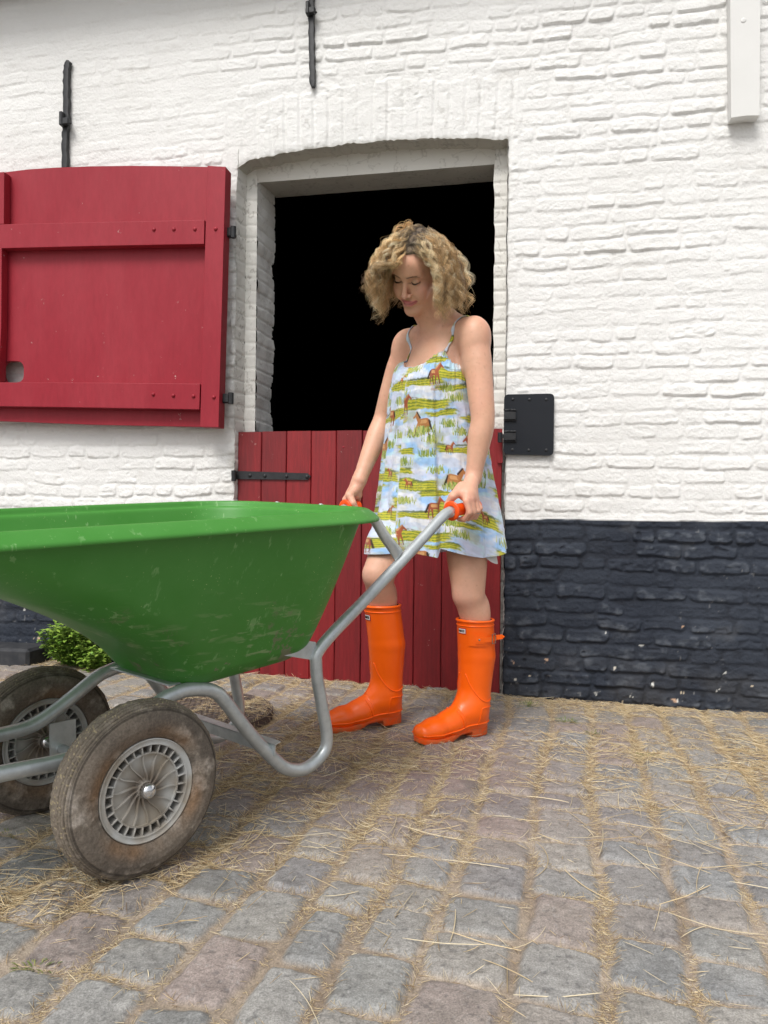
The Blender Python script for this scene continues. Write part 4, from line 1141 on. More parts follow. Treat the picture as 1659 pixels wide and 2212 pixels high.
# arms
for sd in (1, -1):
    s0, e0, w0 = sho[sd], elb[sd], wr[sd]
    ap = catmull(np.array([s0-UZ*.018, s0+(e0-s0)*.35, s0+(e0-s0)*.7, e0, e0+(w0-e0)*.28, e0+(w0-e0)*.6, w0]), 4)
    ar = np.interp(np.arange(len(ap)), np.arange(7)*4, [.0405, .0430, .0405, .0362, .0372, .0312, .0232])
    B.cone(ap[0], ap[1], ar[0], ar[1], k=.03)
    for i in range(1, len(ap)-1): B.cone(ap[i], ap[i+1], ar[i], ar[i+1], k=.004)
    if sd == 1: ARM, ARR = ap, ar
    Hc = hand_pts[sd]
    # hand
    B.cone(w0, Hc(.022, .018, .046), .0235, .017, k=.014)
    mcps = [(.000, .0300, .0265), (.0205, .0325, .0290), (.0400, .0305, .0270), (.0570, .0255, .0215)]
    for i, (s_, o_, v_) in enumerate(mcps):
        B.cone(w0+(Hc(.022, .015, .05)-w0)*.35, Hc(s_, o_, v_), .017, .0112, k=.010)
    B.ell(Hc(.03, .012, .040), (.026, .026, .02), np.stack([dg, BA, UZ], 1), k=.012)
    fl = [1.0, 1.06, 1.0, .84]
    for i, (s_, o_, v_) in enumerate(mcps):
        r0 = [.0098, .0098, .0092, .0082][i]; f_ = fl[i]; sp_ = s_*1.02
        p0 = Hc(s_, o_, v_); p1 = Hc(sp_+.001, .0395-.002*(i == 3), .0265-.0385*f_*.92); p2 = Hc(sp_+.001, .0180, -.0310*(.96+.04*f_)); p3 = Hc(sp_, -.0060, -.0290)
        B.cone(p0, p1, r0*1.10, r0, k=.004); B.cone(p1, p2, r0, r0*.93, k=.003); B.cone(p2, p3, r0*.92, r0*.80, k=.003)
    # thumb leaves the side of the palm and closes round the inside of the grip
    B.cone(Hc(.030, -.004, .066), Hc(-.016, -.006, .042), .017, .0140, k=.012); B.cone(Hc(-.016, -.006, .042), Hc(-.022, -.026, .016), .0135, .0108, k=.005)
    B.cone(Hc(-.022, -.026, .016), Hc(-.012, -.032, -.012), .0106, .0085, k=.004)
# legs
for sd in (1, -1):
    h0, k0, a0 = hip[sd], knee[sd], ank[sd]
    lp = catmull(np.array([h0, h0+(k0-h0)*.35, h0+(k0-h0)*.7, k0+UZ*.01]), 5); lr = np.interp(np.arange(len(lp)), [0, 5, 10, 15], [.080, .077, .067, .053])
    B.cone(lp[0], lp[1], lr[0], lr[1], k=.04)
    for i in range(1, len(lp)-1): B.cone(lp[i], lp[i+1], lr[i], lr[i+1], k=.002)
    fwd = np.array([-.87, -.5, 0]); t0 = btop[sd]; dn = (t0-k0)/np.linalg.norm(t0-k0)
    B.ell(k0+fwd*.017+UZ*.006, (.030, .034, .036), TR3, k=.022); B.cone(k0, t0, .0480, .0480, k=.010); B.cone(t0, t0+np.array([0, 0, -.075]), .0480, .036, k=.002)
    B.ell(t0-fwd*.008+UZ*.03, (.043, .041, .06), TR3, k=.02)
Vb, Qb = body.mesh(2)
free = (Vb[:, 2] < 1.40) & (Vb[:, 2] > .40)
for sd in (1, -1): free &= np.linalg.norm(Vb-(wr[sd]-UZ*.05), axis=1) > .085
for _ in range(22):
    s_ = np.zeros_like(Vb); n_ = np.zeros(len(Vb))
    for i in range(4):
        for ax in range(3): s_[:, ax] += np.bincount(Qb[:, i], Vb[Qb[:, (i+1) % 4], ax], len(Vb))
        n_ += np.bincount(Qb[:, i], minlength=len(Vb))
    Vb[free] = Vb[free]*.45+.55*(s_[free]/n_[free][:, None])
keep = np.ones(len(Vb), bool)
# skin colours
loc = (Vb-HO)@HR/HS
base = np.array((.66, .370, .250)); c = np.tile(base, (len(Vb), 1))
nn = fbm(Vb[:, 0]*22, Vb[:, 1]*22, Vb[:, 2]*22, seed=400, o=4); c = mixc(c, (.71, .425, .300), np.clip(.4+nn, 0, 1)*.6)
face = (np.linalg.norm(loc-[0, -.03, -.02], axis=1) < .13)
fm = face.astype(float)
c = mixc(c, (.66, .355, .235), fm*.35)
def blob(cx, cy, cz, r): return np.exp(-(((loc-[cx, cy, cz])**2).sum(1))/r**2)
for s_ in (1, -1):
    c = mixc(c, (.72, .33, .27), blob(s_*.045, -.016, -.032, .022)*.75)
    c = mixc(c, (.42, .24, .17), blob(s_*.031, .004, .008, .011)*.45)
    # closed-down lids: dark lash line along the lower margin of the lid
    ey = np.abs(loc[:, 0]-s_*.031); zl = -.0065+.0035*(ey/.014)**2
    c = mixc(c, (.035, .02, .015), np.exp(-((loc[:, 2]-zl)/.0024)**2)*(ey < .0145)*(loc[:, 1] > -.012)*.9)
    bz = .0185-.0045*((np.abs(loc[:, 0])-.026)/.018)**2
    c = mixc(c, (.20, .11, .06), np.exp(-((loc[:, 2]-bz-.001)/.0026)**2)*(np.abs(loc[:, 0]-s_*.029) < .019)*(loc[:, 1] > -.02)*.6)
    c = mixc(c, (.10, .04, .03), blob(s_*.0060, .0185, -.0480, .0030)*.7)
c = mixc(c, (.74, .38, .32), blob(0, .026, -.041, .012)*.45)
def segd(P, a, b):
    ab = b-a; t = np.clip(((P-a)@ab)/np.dot(ab, ab), 0, 1); return np.linalg.norm(P-(a+t[:, None]*ab), axis=1)
fi = np.where(face)[0]; Pf = Vb[fi]; dl = np.full(len(fi), 9.)
for P_ in (lipU, lipD):
    for i in range(len(P_)-1): dl = np.minimum(dl, segd(Pf, P_[i], P_[i+1]))
c[fi] = mixc(c[fi], (.56, .16, .18), sstep(.0066, .0040, dl)*.9)
dm_ = np.full(len(fi), 9.)
for i in range(4): dm_ = np.minimum(dm_, segd(Pf, mth[i], mth[i+1]))
c[fi] = mixc(c[fi], (.22, .05, .05), sstep(.0036, .0012, dm_)*.8)
# knuckles, elbows, knees a little redder; freckles
for sd in (1, -1):
    for i in range(4):
        s_, o_, v_ = mcps[i]; c = mixc(c, (.76, .37, .30), np.exp(-((Vb-hand_pts[sd](s_, o_+.012, v_))**2).sum(1)/.009**2)*.5)
    c = mixc(c, (.74, .40, .33), np.exp(-((Vb-knee[sd]-np.array([-.04, -.02, 0]))**2).sum(1)/.045**2)*.4)
    hm = np.exp(-((Vb-wr[sd]+UZ*.05)**2).sum(1)/.06**2); c = mixc(c, (.70, .355, .27), hm*.5)
c = mixc(c, (.70, .33, .235), np.clip(fbm(Vb[:, 0]*9, Vb[:, 1]*9, Vb[:, 2]*9, seed=402, o=3)+.1, 0, 1)*.7); c = c*(1+.05*fbm(Vb[:, 0]*120, Vb[:, 1]*120, Vb[:, 2]*120, seed=403, o=2)[:, None])
c = mixc(c, (.40, .19, .12), sstep(.70, .82, vn(Vb[:, 0]*170, Vb[:, 1]*170, Vb[:, 2]*170, seed=406))*.22)
c = mixc(c, (.30, .13, .08), sstep(.86, .93, vn(Vb[:, 0]*60, Vb[:, 1]*60, Vb[:, 2]*60, seed=405))*.3)
M_skin = mat('skin', rough=.46, attr=True, bump=.12, bscale=420, bdist=.0004, sss=.14, spec=.42)
person = empty('person', tuple(np.array([.17, 2.44, 0]))); tag(person, 'blonde woman in a horse print sundress and orange rubber boots holding the wheelbarrow handles', 'person')
bo = part('body', Vb, Qb, M_skin, person, col=c)
# lashes and brows as fine hairs
M_lash = mat('lash', base=(.015, .010, .008), rough=.6)
M_brow = mat('brow', base=(.11, .06, .035), rough=.6)
rl = np.random.default_rng(4)
for s_ in (1, -1):
    m_ = MB()
    for u in np.linspace(-1, 1, 16):
        a = body.surf(hp(s_*.031+u*.0135, .006, -.0062+.0032*u*u)[None], .0003)[0]; dr = HR@np.array([u*.25, .8, -.55]); b = a+dr*.0058+HR@np.array([0, 0, .0008])
        m_.tube([a, (a+b)/2-HR@np.array([0, 0, .0007]), b], [.0008, .0006, .0002], 4)
    m_.build('eyelashes', M_lash, bo)
    m_ = MB()
    for _ in range(60):
        u = rl.uniform(-1, 1); a = body.surf(hp(s_*(.028+.018*u), .012, .0195-.0040*((u-.1))**2+rl.normal()*.0009)[None], .0002)[0]
        b = body.surf((a+HR@np.array([s_*.006, 0, .0012]))[None], .0006)[0]; m_.tube([a, b], [.00032, .00012], 3)
    m_.build('eyebrow', M_brow, bo)
m_ = MB(); Hc = hand_pts[1]; s_, o_, v_ = mcps[2]
p0 = Hc(.041, .0395, -.005); p1 = Hc(.041, .022, -.030); cR = p0+(p1-p0)*.22; ax_ = (p1-p0)/np.linalg.norm(p1-p0); u_ = np.cross(ax_, dg); u_ /= np.linalg.norm(u_)
rp = [cR+(u_*math.cos(t)+np.cross(ax_, u_)*math.sin(t))*.0105 for t in np.linspace(0, 2*math.pi, 25)]
m_.tube(rp, .0011, 6); m_.tube([rp[8], rp[8]*1.0+(rp[8]-cR)*.16], [.0028, .0016], 8)
m_.build('ring', mat('silver_turquoise', base=(.25, .55, .55), rough=.25, metal=.4), bo, smooth=True)

# ---------------------------------------------------------------- print of the dress, painted into an array
TS = 640; TW = .42        # tile pixels, tile size in metres
def paint_tile():
    yy, xx = np.mgrid[0:TS, 0:TS]/TS      # y up
    def pn(fx, fy, seed, o=4):
        # periodic noise by blending
        def f(x, y): return fbm(x*fx, y*fy, seed=seed, o=o)
        wx = xx; wy = yy
        return (f(xx, yy)*(1-wx)*(1-wy)+f(xx-1, yy)*wx*(1-wy)+f(xx, yy-1)*(1-wx)*wy+f(xx-1, yy-1)*wx*wy)/np.sqrt(((1-wx)**2+wx**2)*((1-wy)**2+wy**2))*.8
    img = np.zeros((TS, TS, 3))+(.55, .62, .76)
    soft_n = pn(30, 60, 580, 3); a = pn(7, 16, 500); b = pn(5, 9, 510); c_ = pn(20, 40, 520)
    img = mixc(img, (.73, .74, .77), sstep(-.05, .30, a)); img = mixc(img, (.30, .52, .82), sstep(.05, .30, b)*.9)
    img = mixc(img, (.60, .60, .76), sstep(.1, .35, pn(6, 12, 530))*.55); img = mixc(img, (.55, .78, .82), sstep(.15, .4, pn(8, 22, 540))*.6)
    img = mixc(img, (.34, .38, .20), sstep(.12, .4, pn(7, 14, 545))*.55); img = img*(1+.16*c_[..., None]+.10*soft_n[..., None])
    wrap = lambda v: (v+.5) % 1-.5
    rt = np.random.default_rng(12)
    cx_n = pn(12, 30, 550); tip = pn(60, 90, 560, 3)
    wl_n = pn(2.5, 4, 570, 2); wl2 = pn(5, 4, 575, 2)*1.6
    def field_(cx, cy, wd, ht, tilt=0.0):
        dx = wrap(xx-cx); dy = wrap(yy-cy-tilt*dx)-.006*tip-.060*wl_n
        env = sstep(wd, wd*.7, np.abs(dx)+.12*cx_n+.03*tip)
        m = env*sstep(ht, ht*.75, np.abs(dy+.014*cx_n)/(.45+.9*np.clip(.5+wl2, 0, 1.2)))
        stripes = np.sin((dy+.01*cx_n)*2*math.pi/.020)
        g = mixc(np.zeros((TS, TS, 3))+np.zeros((TS, TS, 3))+(.50, .46, .04), (.19, .25, .03), sstep(-.1, .6, stripes+.7*tip)); g = mixc(g, (.66, .60, .10), sstep(.25, .6, tip)*.6)
        nonlocal_img[0] = mixc(nonlocal_img[0], g, m)
        tl = env*sstep(.011, .004, np.abs(dy-ht*.92-.008*np.abs(cx_n)))*sstep(-.25, .15, cx_n+.2*tip)
        nonlocal_img[0] = mixc(nonlocal_img[0], (.085, .12, .035), tl*.85)
    def reeds(cx, cy, wd, ht, n_=70):
        for _ in range(n_):
            x0 = cx+rt.normal()*wd; y0 = cy+rt.uniform(-.02, .01); L = ht*rt.uniform(.4, 1); lean = rt.uniform(-.35, .35)
            stroke(x0, y0, x0+lean*L, y0+L, rt.uniform(.0026, .0055), [(.22, .30, .05), (.35, .40, .10), (.14, .22, .04), (.48, .50, .16)][rt.integers(4)])
    def stroke(x0, y0, x1, y1, w_, colr, w1=None):
        w1 = w_*.5 if w1 is None else w1
        pad = max(w_, w1)*1.5+.003
        xa, xb = min(x0, x1)-pad, max(x0, x1)+pad; ya, yb = min(y0, y1)-pad, max(y0, y1)+pad
        ix = np.arange(int(xa*TS), int(xb*TS)+1); iy = np.arange(int(ya*TS), int(yb*TS)+1)
        if len(ix) == 0 or len(iy) == 0: return
        X_, Y_ = np.meshgrid(ix/TS, iy/TS); dx, dy = x1-x0, y1-y0; t = np.clip(((X_-x0)*dx+(Y_-y0)*dy)/max(dx*dx+dy*dy, 1e-9), 0, 1)
        d = np.hypot(X_-x0-t*dx, Y_-y0-t*dy)-(w_+(w1-w_)*t); m = sstep(.0012, -.0012, d)
        J, I_ = np.meshgrid(ix % TS, iy % TS); im = nonlocal_img[0]; im[I_, J] = mixc(im[I_, J], colr, m)
    def horse(cx, cy, s_, face_=1, dark=False, water=False, walk=0.0):
        bd = (.40, .17, .055) if not dark else (.32, .085, .035); hi = (.56, .30, .12); mn = (.045, .025, .02)
        X = lambda u: cx+face_*u*s_; Y_ = lambda v: cy+v*s_
        if water:
            for u in (-.34, -.24, .24, .36): stroke(X(u), Y_(-.62), X(u+.05), Y_(-1.0), .035*s_, (.50, .38, .36))
            stroke(X(-.3), Y_(-1.0), X(.3), Y_(-1.0), .07*s_, (.52, .42, .40))
        for u, k in ((-.36, -.06), (-.24, .08), (.24, -.08-walk), (.36, .10+walk)):
            stroke(X(u), Y_(-.08), X(u+k*.6), Y_(-.38), .085*s_, bd, .045*s_); stroke(X(u+k*.6), Y_(-.38), X(u+k), Y_(-.68), .042*s_, (.20, .07, .035), .03*s_)
        stroke(X(-.26), Y_(.02), X(.22), Y_(.0), .20*s_, bd, .19*s_); stroke(X(-.20), Y_(.04), X(.16), Y_(.03), .10*s_, hi, .09*s_)
        stroke(X(.28), Y_(.08), X(.52), Y_(.42), .15*s_, bd, .085*s_); stroke(X(.52), Y_(.44), X(.74), Y_(.28), .085*s_, bd, .045*s_); stroke(X(.52), Y_(.5), X(.53), Y_(.6), .025*s_, bd)
        stroke(X(.20), Y_(.25), X(.47), Y_(.56), .055*s_, mn if not dark else (.5, .25, .12), .045*s_)
        stroke(X(-.42), Y_(.10), X(-.56), Y_(-.35), .05*s_, mn, .06*s_)
    nonlocal_img = [img]
    field_(.25, .93, .36, .034); field_(.72, .60, .34, .042, .05); field_(.20, .32, .27, .036, -.04); field_(.70, .14, .34, .042, -.06); field_(.28, .10, .22, .026)
    field_(.93, .84, .22, .034, .05); field_(.62, .05, .20, .018, .04); field_(.10, .42, .16, .016); field_(.08, .56, .16, .024); field_(.50, .86, .18, .020, .04); field_(.42, .25, .16, .018)
    for cx, cy in ((.22, .71), (.55, .78), (.10, .50), (.80, .38), (.45, .43), (.05, .02), (.62, .97), (.92, .70), (.35, .56), (.68, .72), (.15, .20), (.95, .45), (.55, .04), (.40, .66)): reeds(cx, cy, .042, .050, 52)
    # the two dry-land horses, then waders with their reflections
    reeds(.30, .745, .06, .06, 60); horse(.30, .80, .14, -1, walk=.1); reeds(.30, .725, .06, .05, 60)
    reeds(.60, .33, .06, .06, 60); horse(.60, .385, .145, 1, walk=.12); reeds(.60, .31, .06, .05, 60)
    horse(.78, .625, .128, -1, True, True); horse(.56, .615, .07, 1, True, False); horse(.18, .345, .066, -1, True); horse(.42, .165, .125, 1, True, True)
    horse(.86, .165, .068, -1, True, False); horse(.08, .95, .12, 1, True, True); horse(.92, .875, .064, 1, True)
    return np.clip(nonlocal_img[0], .01, .95)
TILE = paint_tile()
def fabric(u, v):
    """u, v in metres on the cloth"""
    x = (u/TW*TS) % TS; y = (v/TW*TS) % TS; i0 = np.floor(x).astype(int); j0 = np.floor(y).astype(int); fx = (x-i0)[..., None]; fy = (y-j0)[..., None]
    g = lambda j, i: TILE[j % TS, i % TS]
    return (g(j0, i0)*(1-fx)+g(j0, i0+1)*fx)*(1-fy)+(g(j0+1, i0)*(1-fx)+g(j0+1, i0+1)*fx)*fy

# ---------------------------------------------------------------- dress
M_dress = mat('printed_cotton', rough=.75, attr=True, bump=.35, bscale=700, bdist=.0004, spec=.25, sheen=.2)
nth, nv_ = 900, 420
th = np.linspace(-np.pi, np.pi, nth)        # 0 = front, + towards her left
def cloth_frame(z):
    """centre and half widths (lateral, front, back) of the hanging cloth at height z"""
    ks = np.array([.56, .70, .90, 1.05, 1.18, 1.28, 1.38])
    lat = np.interp(z, ks, [.252, .236, .205, .182, .163, .150, .138]); fr = np.interp(z, ks, [.205, .190, .168, .150, .138, .116, .092]); bk = np.interp(z, ks, [.190, .175, .150, .132, .118, .108, .10])
    cen = np.array([np.interp(z, ks, [.182, .180, .170, .168, .165, .166, .172]), np.interp(z, ks, [2.47, 2.47, 2.47, 2.462, 2.455, 2.455, 2.46])])
    return cen, lat, fr, bk
zc0 = sho[1][2]
zstrapL = D(968, 736, 2.24)[2]; zneck = D(905, 772, 2.28)[2]; zarm = D(1003, 778, 2.34)[2]
def ztop(t):
    a = np.abs(t)
    zs = zstrapL
    return np.interp(a, [0, .28, .62, .80, 1.05, 1.35, 1.7, 2.2, np.pi], [zneck, zneck+.006, zs-.004, zs, zs-.045, zarm-.015, zarm-.03, zarm-.02, zarm-.03])
Vd = np.zeros((nth, nv_, 3)); Ud = np.zeros((nth, nv_)); Wd = np.zeros((nth, nv_)); s_arc = None
vv = np.linspace(0, 1, nv_)
def hem(t): return .601+.012*np.cos(t*2+.6)+.012*np.sin(t*3+.5)+np.where(np.abs(t-1.15) < .9, .0, 0)+.030*sstep(.62, .66, t)*sstep(2.6, 2.2, t)+.02*sstep(2, 3.0, np.abs(t))
for j, v in enumerate(vv):
    zt_v = ztop(th); zh = hem(th); z = zt_v+(zh-zt_v)*v
    down = np.clip((1.24-z)/.64, 0, 1)
    cx_ = np.interp(z, [.56, .70, .90, 1.05, 1.18, 1.28, 1.38], [.190, .188, .178, .172, .165, .166, .172]); cy_ = np.interp(z, [.56, .9, 1.05, 1.18, 1.38], [2.565, 2.53, 2.495, 2.46, 2.46])
    ks = [.56, .70, .90, 1.05, 1.18, 1.28, 1.38]
    lat = np.interp(z, ks, [.262, .242, .205, .180, .160, .148, .136]); fr = np.interp(z, ks, [.212, .195, .168, .150, .134, .112, .088]); bk = np.interp(z, ks, [.190, .175, .150, .132, .118, .108, .10])
    e_ = .5+.5*np.tanh(np.cos(th)*3)
    fb = bk+(fr-bk)*e_
    pl_ = (.55*np.cos(6*th+.8)+.8*np.cos(9*th+2.1+.6*np.sin(th))+.5*np.cos(15*th+.3)+.3*np.cos(23*th+1.3+.8*v))
    fold = pl_*.0110*down**1.15
    # sharp box pleat towards her left front, the cloth behind it set back
    fold = fold-.020*sstep(.60, .66, th)*sstep(1.5, .8, th)*down+.012*np.exp(-((th-.60)/.06)**2)*down
    fold = fold+.010*np.exp(-((th+.42)/.05)**2)*np.clip(down*2, 0, 1)*.7-.006*np.exp(-((th+.30)/.05)**2)*np.clip(down*2, 0, 1)
    gath = np.exp(-v/.16); fold = fold+gath*.0042*np.cos(62*th+3*np.sin(5*th))*sstep(1.2, .8, np.abs(th))+gath*.0016*np.cos(41*th)
    wr_ = .0050*fbm(th*5, z*8, seed=600, o=3)*(.4+down)+.0034*fbm(th*11, z*16, seed=604, o=3)+.0016*fbm(th*22, z*34, seed=608, o=2)
    r_l, r_f = lat+fold+wr_, fb+fold+wr_
    Pt = np.stack([cx_, cy_, z], -1)+np.sin(th)[:, None]*TL*r_l[:, None]+np.cos(th)[:, None]*TF*r_f[:, None]
    Vd[:, j] = Pt
    Wd[:, j] = z
# keep the cloth just outside the body
Pq = Vd.reshape(-1, 3); dv_ = body.val(Pq); near_m = (dv_ < .006) & (Pq[:, 2] > .95)
# only the trunk pushes, not the arms: measured against a trunk-only field
trunk = Field((-.10, 2.18, .50), (.42, 2.80, 1.46), .005)
for sd in (1, -1):
    h0, k0 = hip[sd], knee[sd]
    for u0, u1, q0, q1 in ((0, .35, .086, .084), (.35, .75, .084, .074), (.75, 1, .074, .058)): trunk.cone(h0+(k0-h0)*u0, h0+(k0-h0)*u1, q0, q1, k=.03)
trunk.ell(pel, (.150, .105, .11), TR3, k=.03)
trunk.ell(pel+UZ*.17, (.118, .088, .13), TR3, k=.05); trunk.ell(chest, (.128, .095, .150), TR3, k=.05)
for sd in (1, -1):
    trunk.ell(chest+TL*sd*.066+TF*.070-UZ*.03, (.052, .045, .052), TR3, k=.04); trunk.cone(neck0-UZ*.045-TF*.012, sho[sd]-TL*sd*.04-UZ*.004, .046, .043, k=.035)
for _ in range(8):
    d_ = trunk.val(Pq); m = (d_ < .0045)
    if m.any(): g = trunk.grad(Pq[m]); g[:, 2] *= np.where(Pq[m][:, 2] < .95, 0, 1); Pq[m] += g*(.0050-d_[m])[:, None]
# near the neckline draw it in against the skin
vw = np.tile(np.exp(-vv/.05), nth).reshape(-1); d_ = trunk.val(Pq); m = (Pq[:, 2] > 1.08) & (vw > .05)
g = trunk.grad(Pq[m]); gat = .0022*np.cos(70*np.repeat(th, nv_)[m]); Pq[m] -= g*((np.clip(d_[m]-.0055-gat, -.01, .06))*vw[m]*.92)[:, None]
# the cloth gives way where the near arm and hand rest against it
armf = Field((.10, 2.05, .62), (.46, 2.50, 1.20), .004)
for i in range(1, len(ARM)-1): armf.cone(ARM[i], ARM[i+1], ARR[i], ARR[i+1], k=0)
Hc1 = hand_pts[1]; armf.cone(wr[1], Hc1(.03, .005, .02), .030, .040, k=0); armf.cone(Hc1(-.07, 0, 0), Hc1(.06, 0, 0), .026, .044, k=0)
for _ in range(14):
    d_ = armf.val(Pq); m = (d_ < .010) & (Pq[:, 2] < 1.16) & (Pq[:, 2] > .63) & (Pq[:, 0] > .11) & (Pq[:, 1] < 2.50)
    if not m.any(): break
    Pq[m] += np.array([-.15, .99, 0])*(.010-d_[m])[:, None]
Vd = Pq.reshape(nth, nv_, 3)
for _ in range(6):
    Vd[1:-1, 1:-1] = Vd[1:-1, 1:-1]*.6+.1*(Vd[:-2, 1:-1]+Vd[2:, 1:-1]+Vd[1:-1, :-2]+Vd[1:-1, 2:])
du_ = np.zeros((nth, nv_)); du_[1:] = np.linalg.norm(np.diff(Vd, axis=0), axis=-1); Ud = np.cumsum(du_, 0); mid = nth//2; Ud -= Ud[mid]
ref = Ud[:, int(nv_*.55)][:, None]; U_ = ref+(Ud-ref)*.35
# front seam: the two halves of the print do not meet
U_ = U_+np.where(th > -.02, .045, 0)[:, None]
tilt = .32*sstep(.66, 1.2, th)[:, None]*np.clip((1.0-Vd[..., 2])/.4, 0, 1)
Vc = Vd[..., 2]+.03+np.where(th > -.02, .11, 0)[:, None]+tilt*(U_-U_[np.searchsorted(th, .66)][None])
cl_ = fabric(U_, Vc)
seam = np.exp(-((th+.02)/.004)**2)[:, None]; cl_ = mixc(cl_, (.45, .47, .5), seam*np.ones_like(Ud)*.35)
edge = (np.exp(-vv/.006)[None]*np.ones((nth, 1))); cl_ = mixc(cl_, (.62, .66, .70), edge*.5)
I = np.arange(nth*nv_).reshape(nth, nv_); q = np.stack([I[:-1, :-1], I[:-1, 1:], I[1:, 1:], I[1:, :-1]], -1).reshape(-1, 4)
dr = part('dress', Vd.reshape(-1, 3), q, M_dress, person, col=cl_.reshape(-1, 3))
so_ = dr.modifiers.new('solidify', 'SOLIDIFY'); so_.thickness = .0012; so_.offset = -1
# lining hanging a little lower at her left and back
M_lin = mat('white_lining', base=(.68, .67, .66), rough=.8, bump=.3, bscale=500, bdist=.0004)
tl_ = th[::3]; vl = np.linspace(0, 1, 60); L_ = np.zeros((len(tl_), 60, 3))
for j, v in enumerate(vl):
    z = .80+(.640+.010*sstep(2.4, 3.0, np.abs(tl_))-.056*np.exp(-((tl_-1.75)/.42)**2)+0*.006*np.cos(tl_*5)+.028*sstep(2.1, 1.0, np.abs(tl_-1.9))*0-.80)*v
    lat = np.interp(z, [.56, .70, .90], [.232, .206, .17]); fb = np.interp(z, [.56, .70, .90], [.165, .145, .125])
    f_ = (.7*np.cos(7*tl_+1)+.5*np.cos(13*tl_+2))*.007
    L_[:, j] = np.stack([np.full(len(tl_), .190), np.full(len(tl_), 2.56), z], -1)+np.sin(tl_)[:, None]*TL*(lat+f_)[:, None]+np.cos(tl_)[:, None]*TF*(fb+f_)[:, None]
n1_, n2_ = L_.shape[:2]; I = np.arange(n1_*n2_).reshape(n1_, n2_); q = np.stack([I[:-1, :-1], I[:-1, 1:], I[1:, 1:], I[1:, :-1]], -1).reshape(-1, 4)
ln = part('lining', L_.reshape(-1, 3), q, M_lin, dr)
# straps
for sd in (1, -1):
    i_ = np.argmin(np.abs(th-sd*.80)); p0 = Vd[i_, 0]
    topp = sho[sd]-TL*sd*.042+UZ*.052-TF*.012; back = chest+TL*sd*.075-TF*.10+UZ*.06
    Pm = catmull(np.array([p0+UZ*-.004, p0+(topp-p0)*.5+TF*.02, topp, topp+(back-topp)*.35-TF*.015, back]), 14)
    Pm[1:] = body.surf(Pm[1:], .0022, 10); Pm[2:-2] = (Pm[1:-3]+Pm[2:-2]*2+Pm[3:-1])/4
    nrm = body.grad(Pm); T_ = np.gradient(Pm, axis=0); T_ /= np.linalg.norm(T_, axis=1)[:, None]; sd_ = np.cross(T_, nrm); sd_ /= np.linalg.norm(sd_, axis=1)[:, None]
    ring_ = []
    for i in range(len(Pm)):
        w_ = .0052*(1+.25*math.sin(i*.9)); tw_ = .5*math.sin(i*.35)
        a_ = sd_[i]*math.cos(tw_)+nrm[i]*math.sin(tw_); ring_.append([Pm[i]-a_*w_, Pm[i]+nrm[i]*.0016-a_*w_*.5, Pm[i]+nrm[i]*.0018+a_*w_*.5, Pm[i]+a_*w_, Pm[i]-nrm[i]*.001+a_*w_*.5, Pm[i]-nrm[i]*.001-a_*w_*.5])
    m_ = MB(); m_.grid(np.array(ring_), close_v=True); V_ = np.array(m_.v)
    so2 = m_.build('strap', M_dress, dr, smooth=True, col=fabric(V_[:, 0]*.4+.02*sd, V_[:, 2]*1.0))

# ---------------------------------------------------------------- boots
M_boot = mat('orange_rubber', base=(.98, .135, .002), rough=.34, mott=.25, mscale=9, mcol=(.90, .105, .003), rvar=.10, spec=.5, bump=.06, bscale=30, bdist=.002)
M_sole = mat('orange_sole', base=(.84, .10, .004), rough=.55, mott=.7, mscale=34, mcol=(.42, .14, .055), bump=.3, bscale=120)
M_inlin = mat('boot_lining', base=(.22, .21, .20), rough=.9)
M_buckle = mat('buckle', base=(.35, .28, .22), rough=.35, metal=.8)
M_label = mat('label_white', base=(.78, .76, .74), rough=.5)
M_labred = mat('label_red', base=(.50, .03, .03), rough=.5)
M_ink = mat('label_ink', base=(.02, .02, .02), rough=.6)
def boot_local():
    f = Field((-.075, -.075, -.005), (.285, .075, .43), .0024)
    e1 = np.array([0, 1., 0])
    f.cone((.012, 0, .405), (.004, 0, .27), .0608, .0622, k=.0); f.cone((.004, 0, .27), (.014, 0, .145), .0622, .0545, k=.004)
    f.cone((.014, 0, .145), (.022, 0, .085), .0545, .0480, k=.004)
    f.cone((.012, 0, .060), (.022, 0, .10), .0400, .0460, k=.03)
    f.cone((.026, 0, .092), (.120, -.002, .058), .0450, .0360, k=.035)
    f.cone((.115, -.002, .052), (.182, -.004, .042), .0370, .0350, k=.02, flat=(e1, 1.22))
    f.cone((.182, -.004, .042), (.226, -.006, .038), .0350, .0285, k=.012, flat=(e1, 1.30))
    f.cone((.0, 0, .045), (.115, 0, .040), .0340, .0310, k=.02)
    # flatten underneath and cut the top
    X, Y_, Z_ = np.meshgrid(*f.ax, indexing='ij')
    f.F = np.maximum(f.F, (.014-Z_).astype(np.float32))
    # seam and panel reliefs
    for y0 in (1,):
        pass
    topc = .400-.10*0*X+.02*(X)
    f.F = np.maximum(f.F, (Z_-topc).astype(np.float32)); cxi = .012-.008*np.clip((.405-Z_)/.135, 0, 1); inner = np.sqrt((X-cxi)**2+Y_**2)-.0550
    f.F = np.maximum(f.F, -(np.maximum(inner, .33-Z_)).astype(np.float32))
    return f
bf = boot_local(); bV, bQ = bf.mesh(2)
def side_curve(pts, off=.0006, sd=1):
    P_ = catmull(np.array([(x, sd*.09, z) for x, z in pts]), 8); d = np.array([0, -sd, 0.])
    for _ in range(60):
        v = bf.val(P_); P_ = P_+d*np.clip(v-off, -.003, .02)[:, None]*.8; P_[:, 1] = np.where(sd*P_[:, 1] < .002, sd*.002, P_[:, 1])
    return P_
def ring_curve(fn, n=60, off=.0006):
    out = []
    for t in np.linspace(0, 2*math.pi, n):
        out.append(fn(t))
    return bf.surf(np.array(out), off, 12)
boots = []
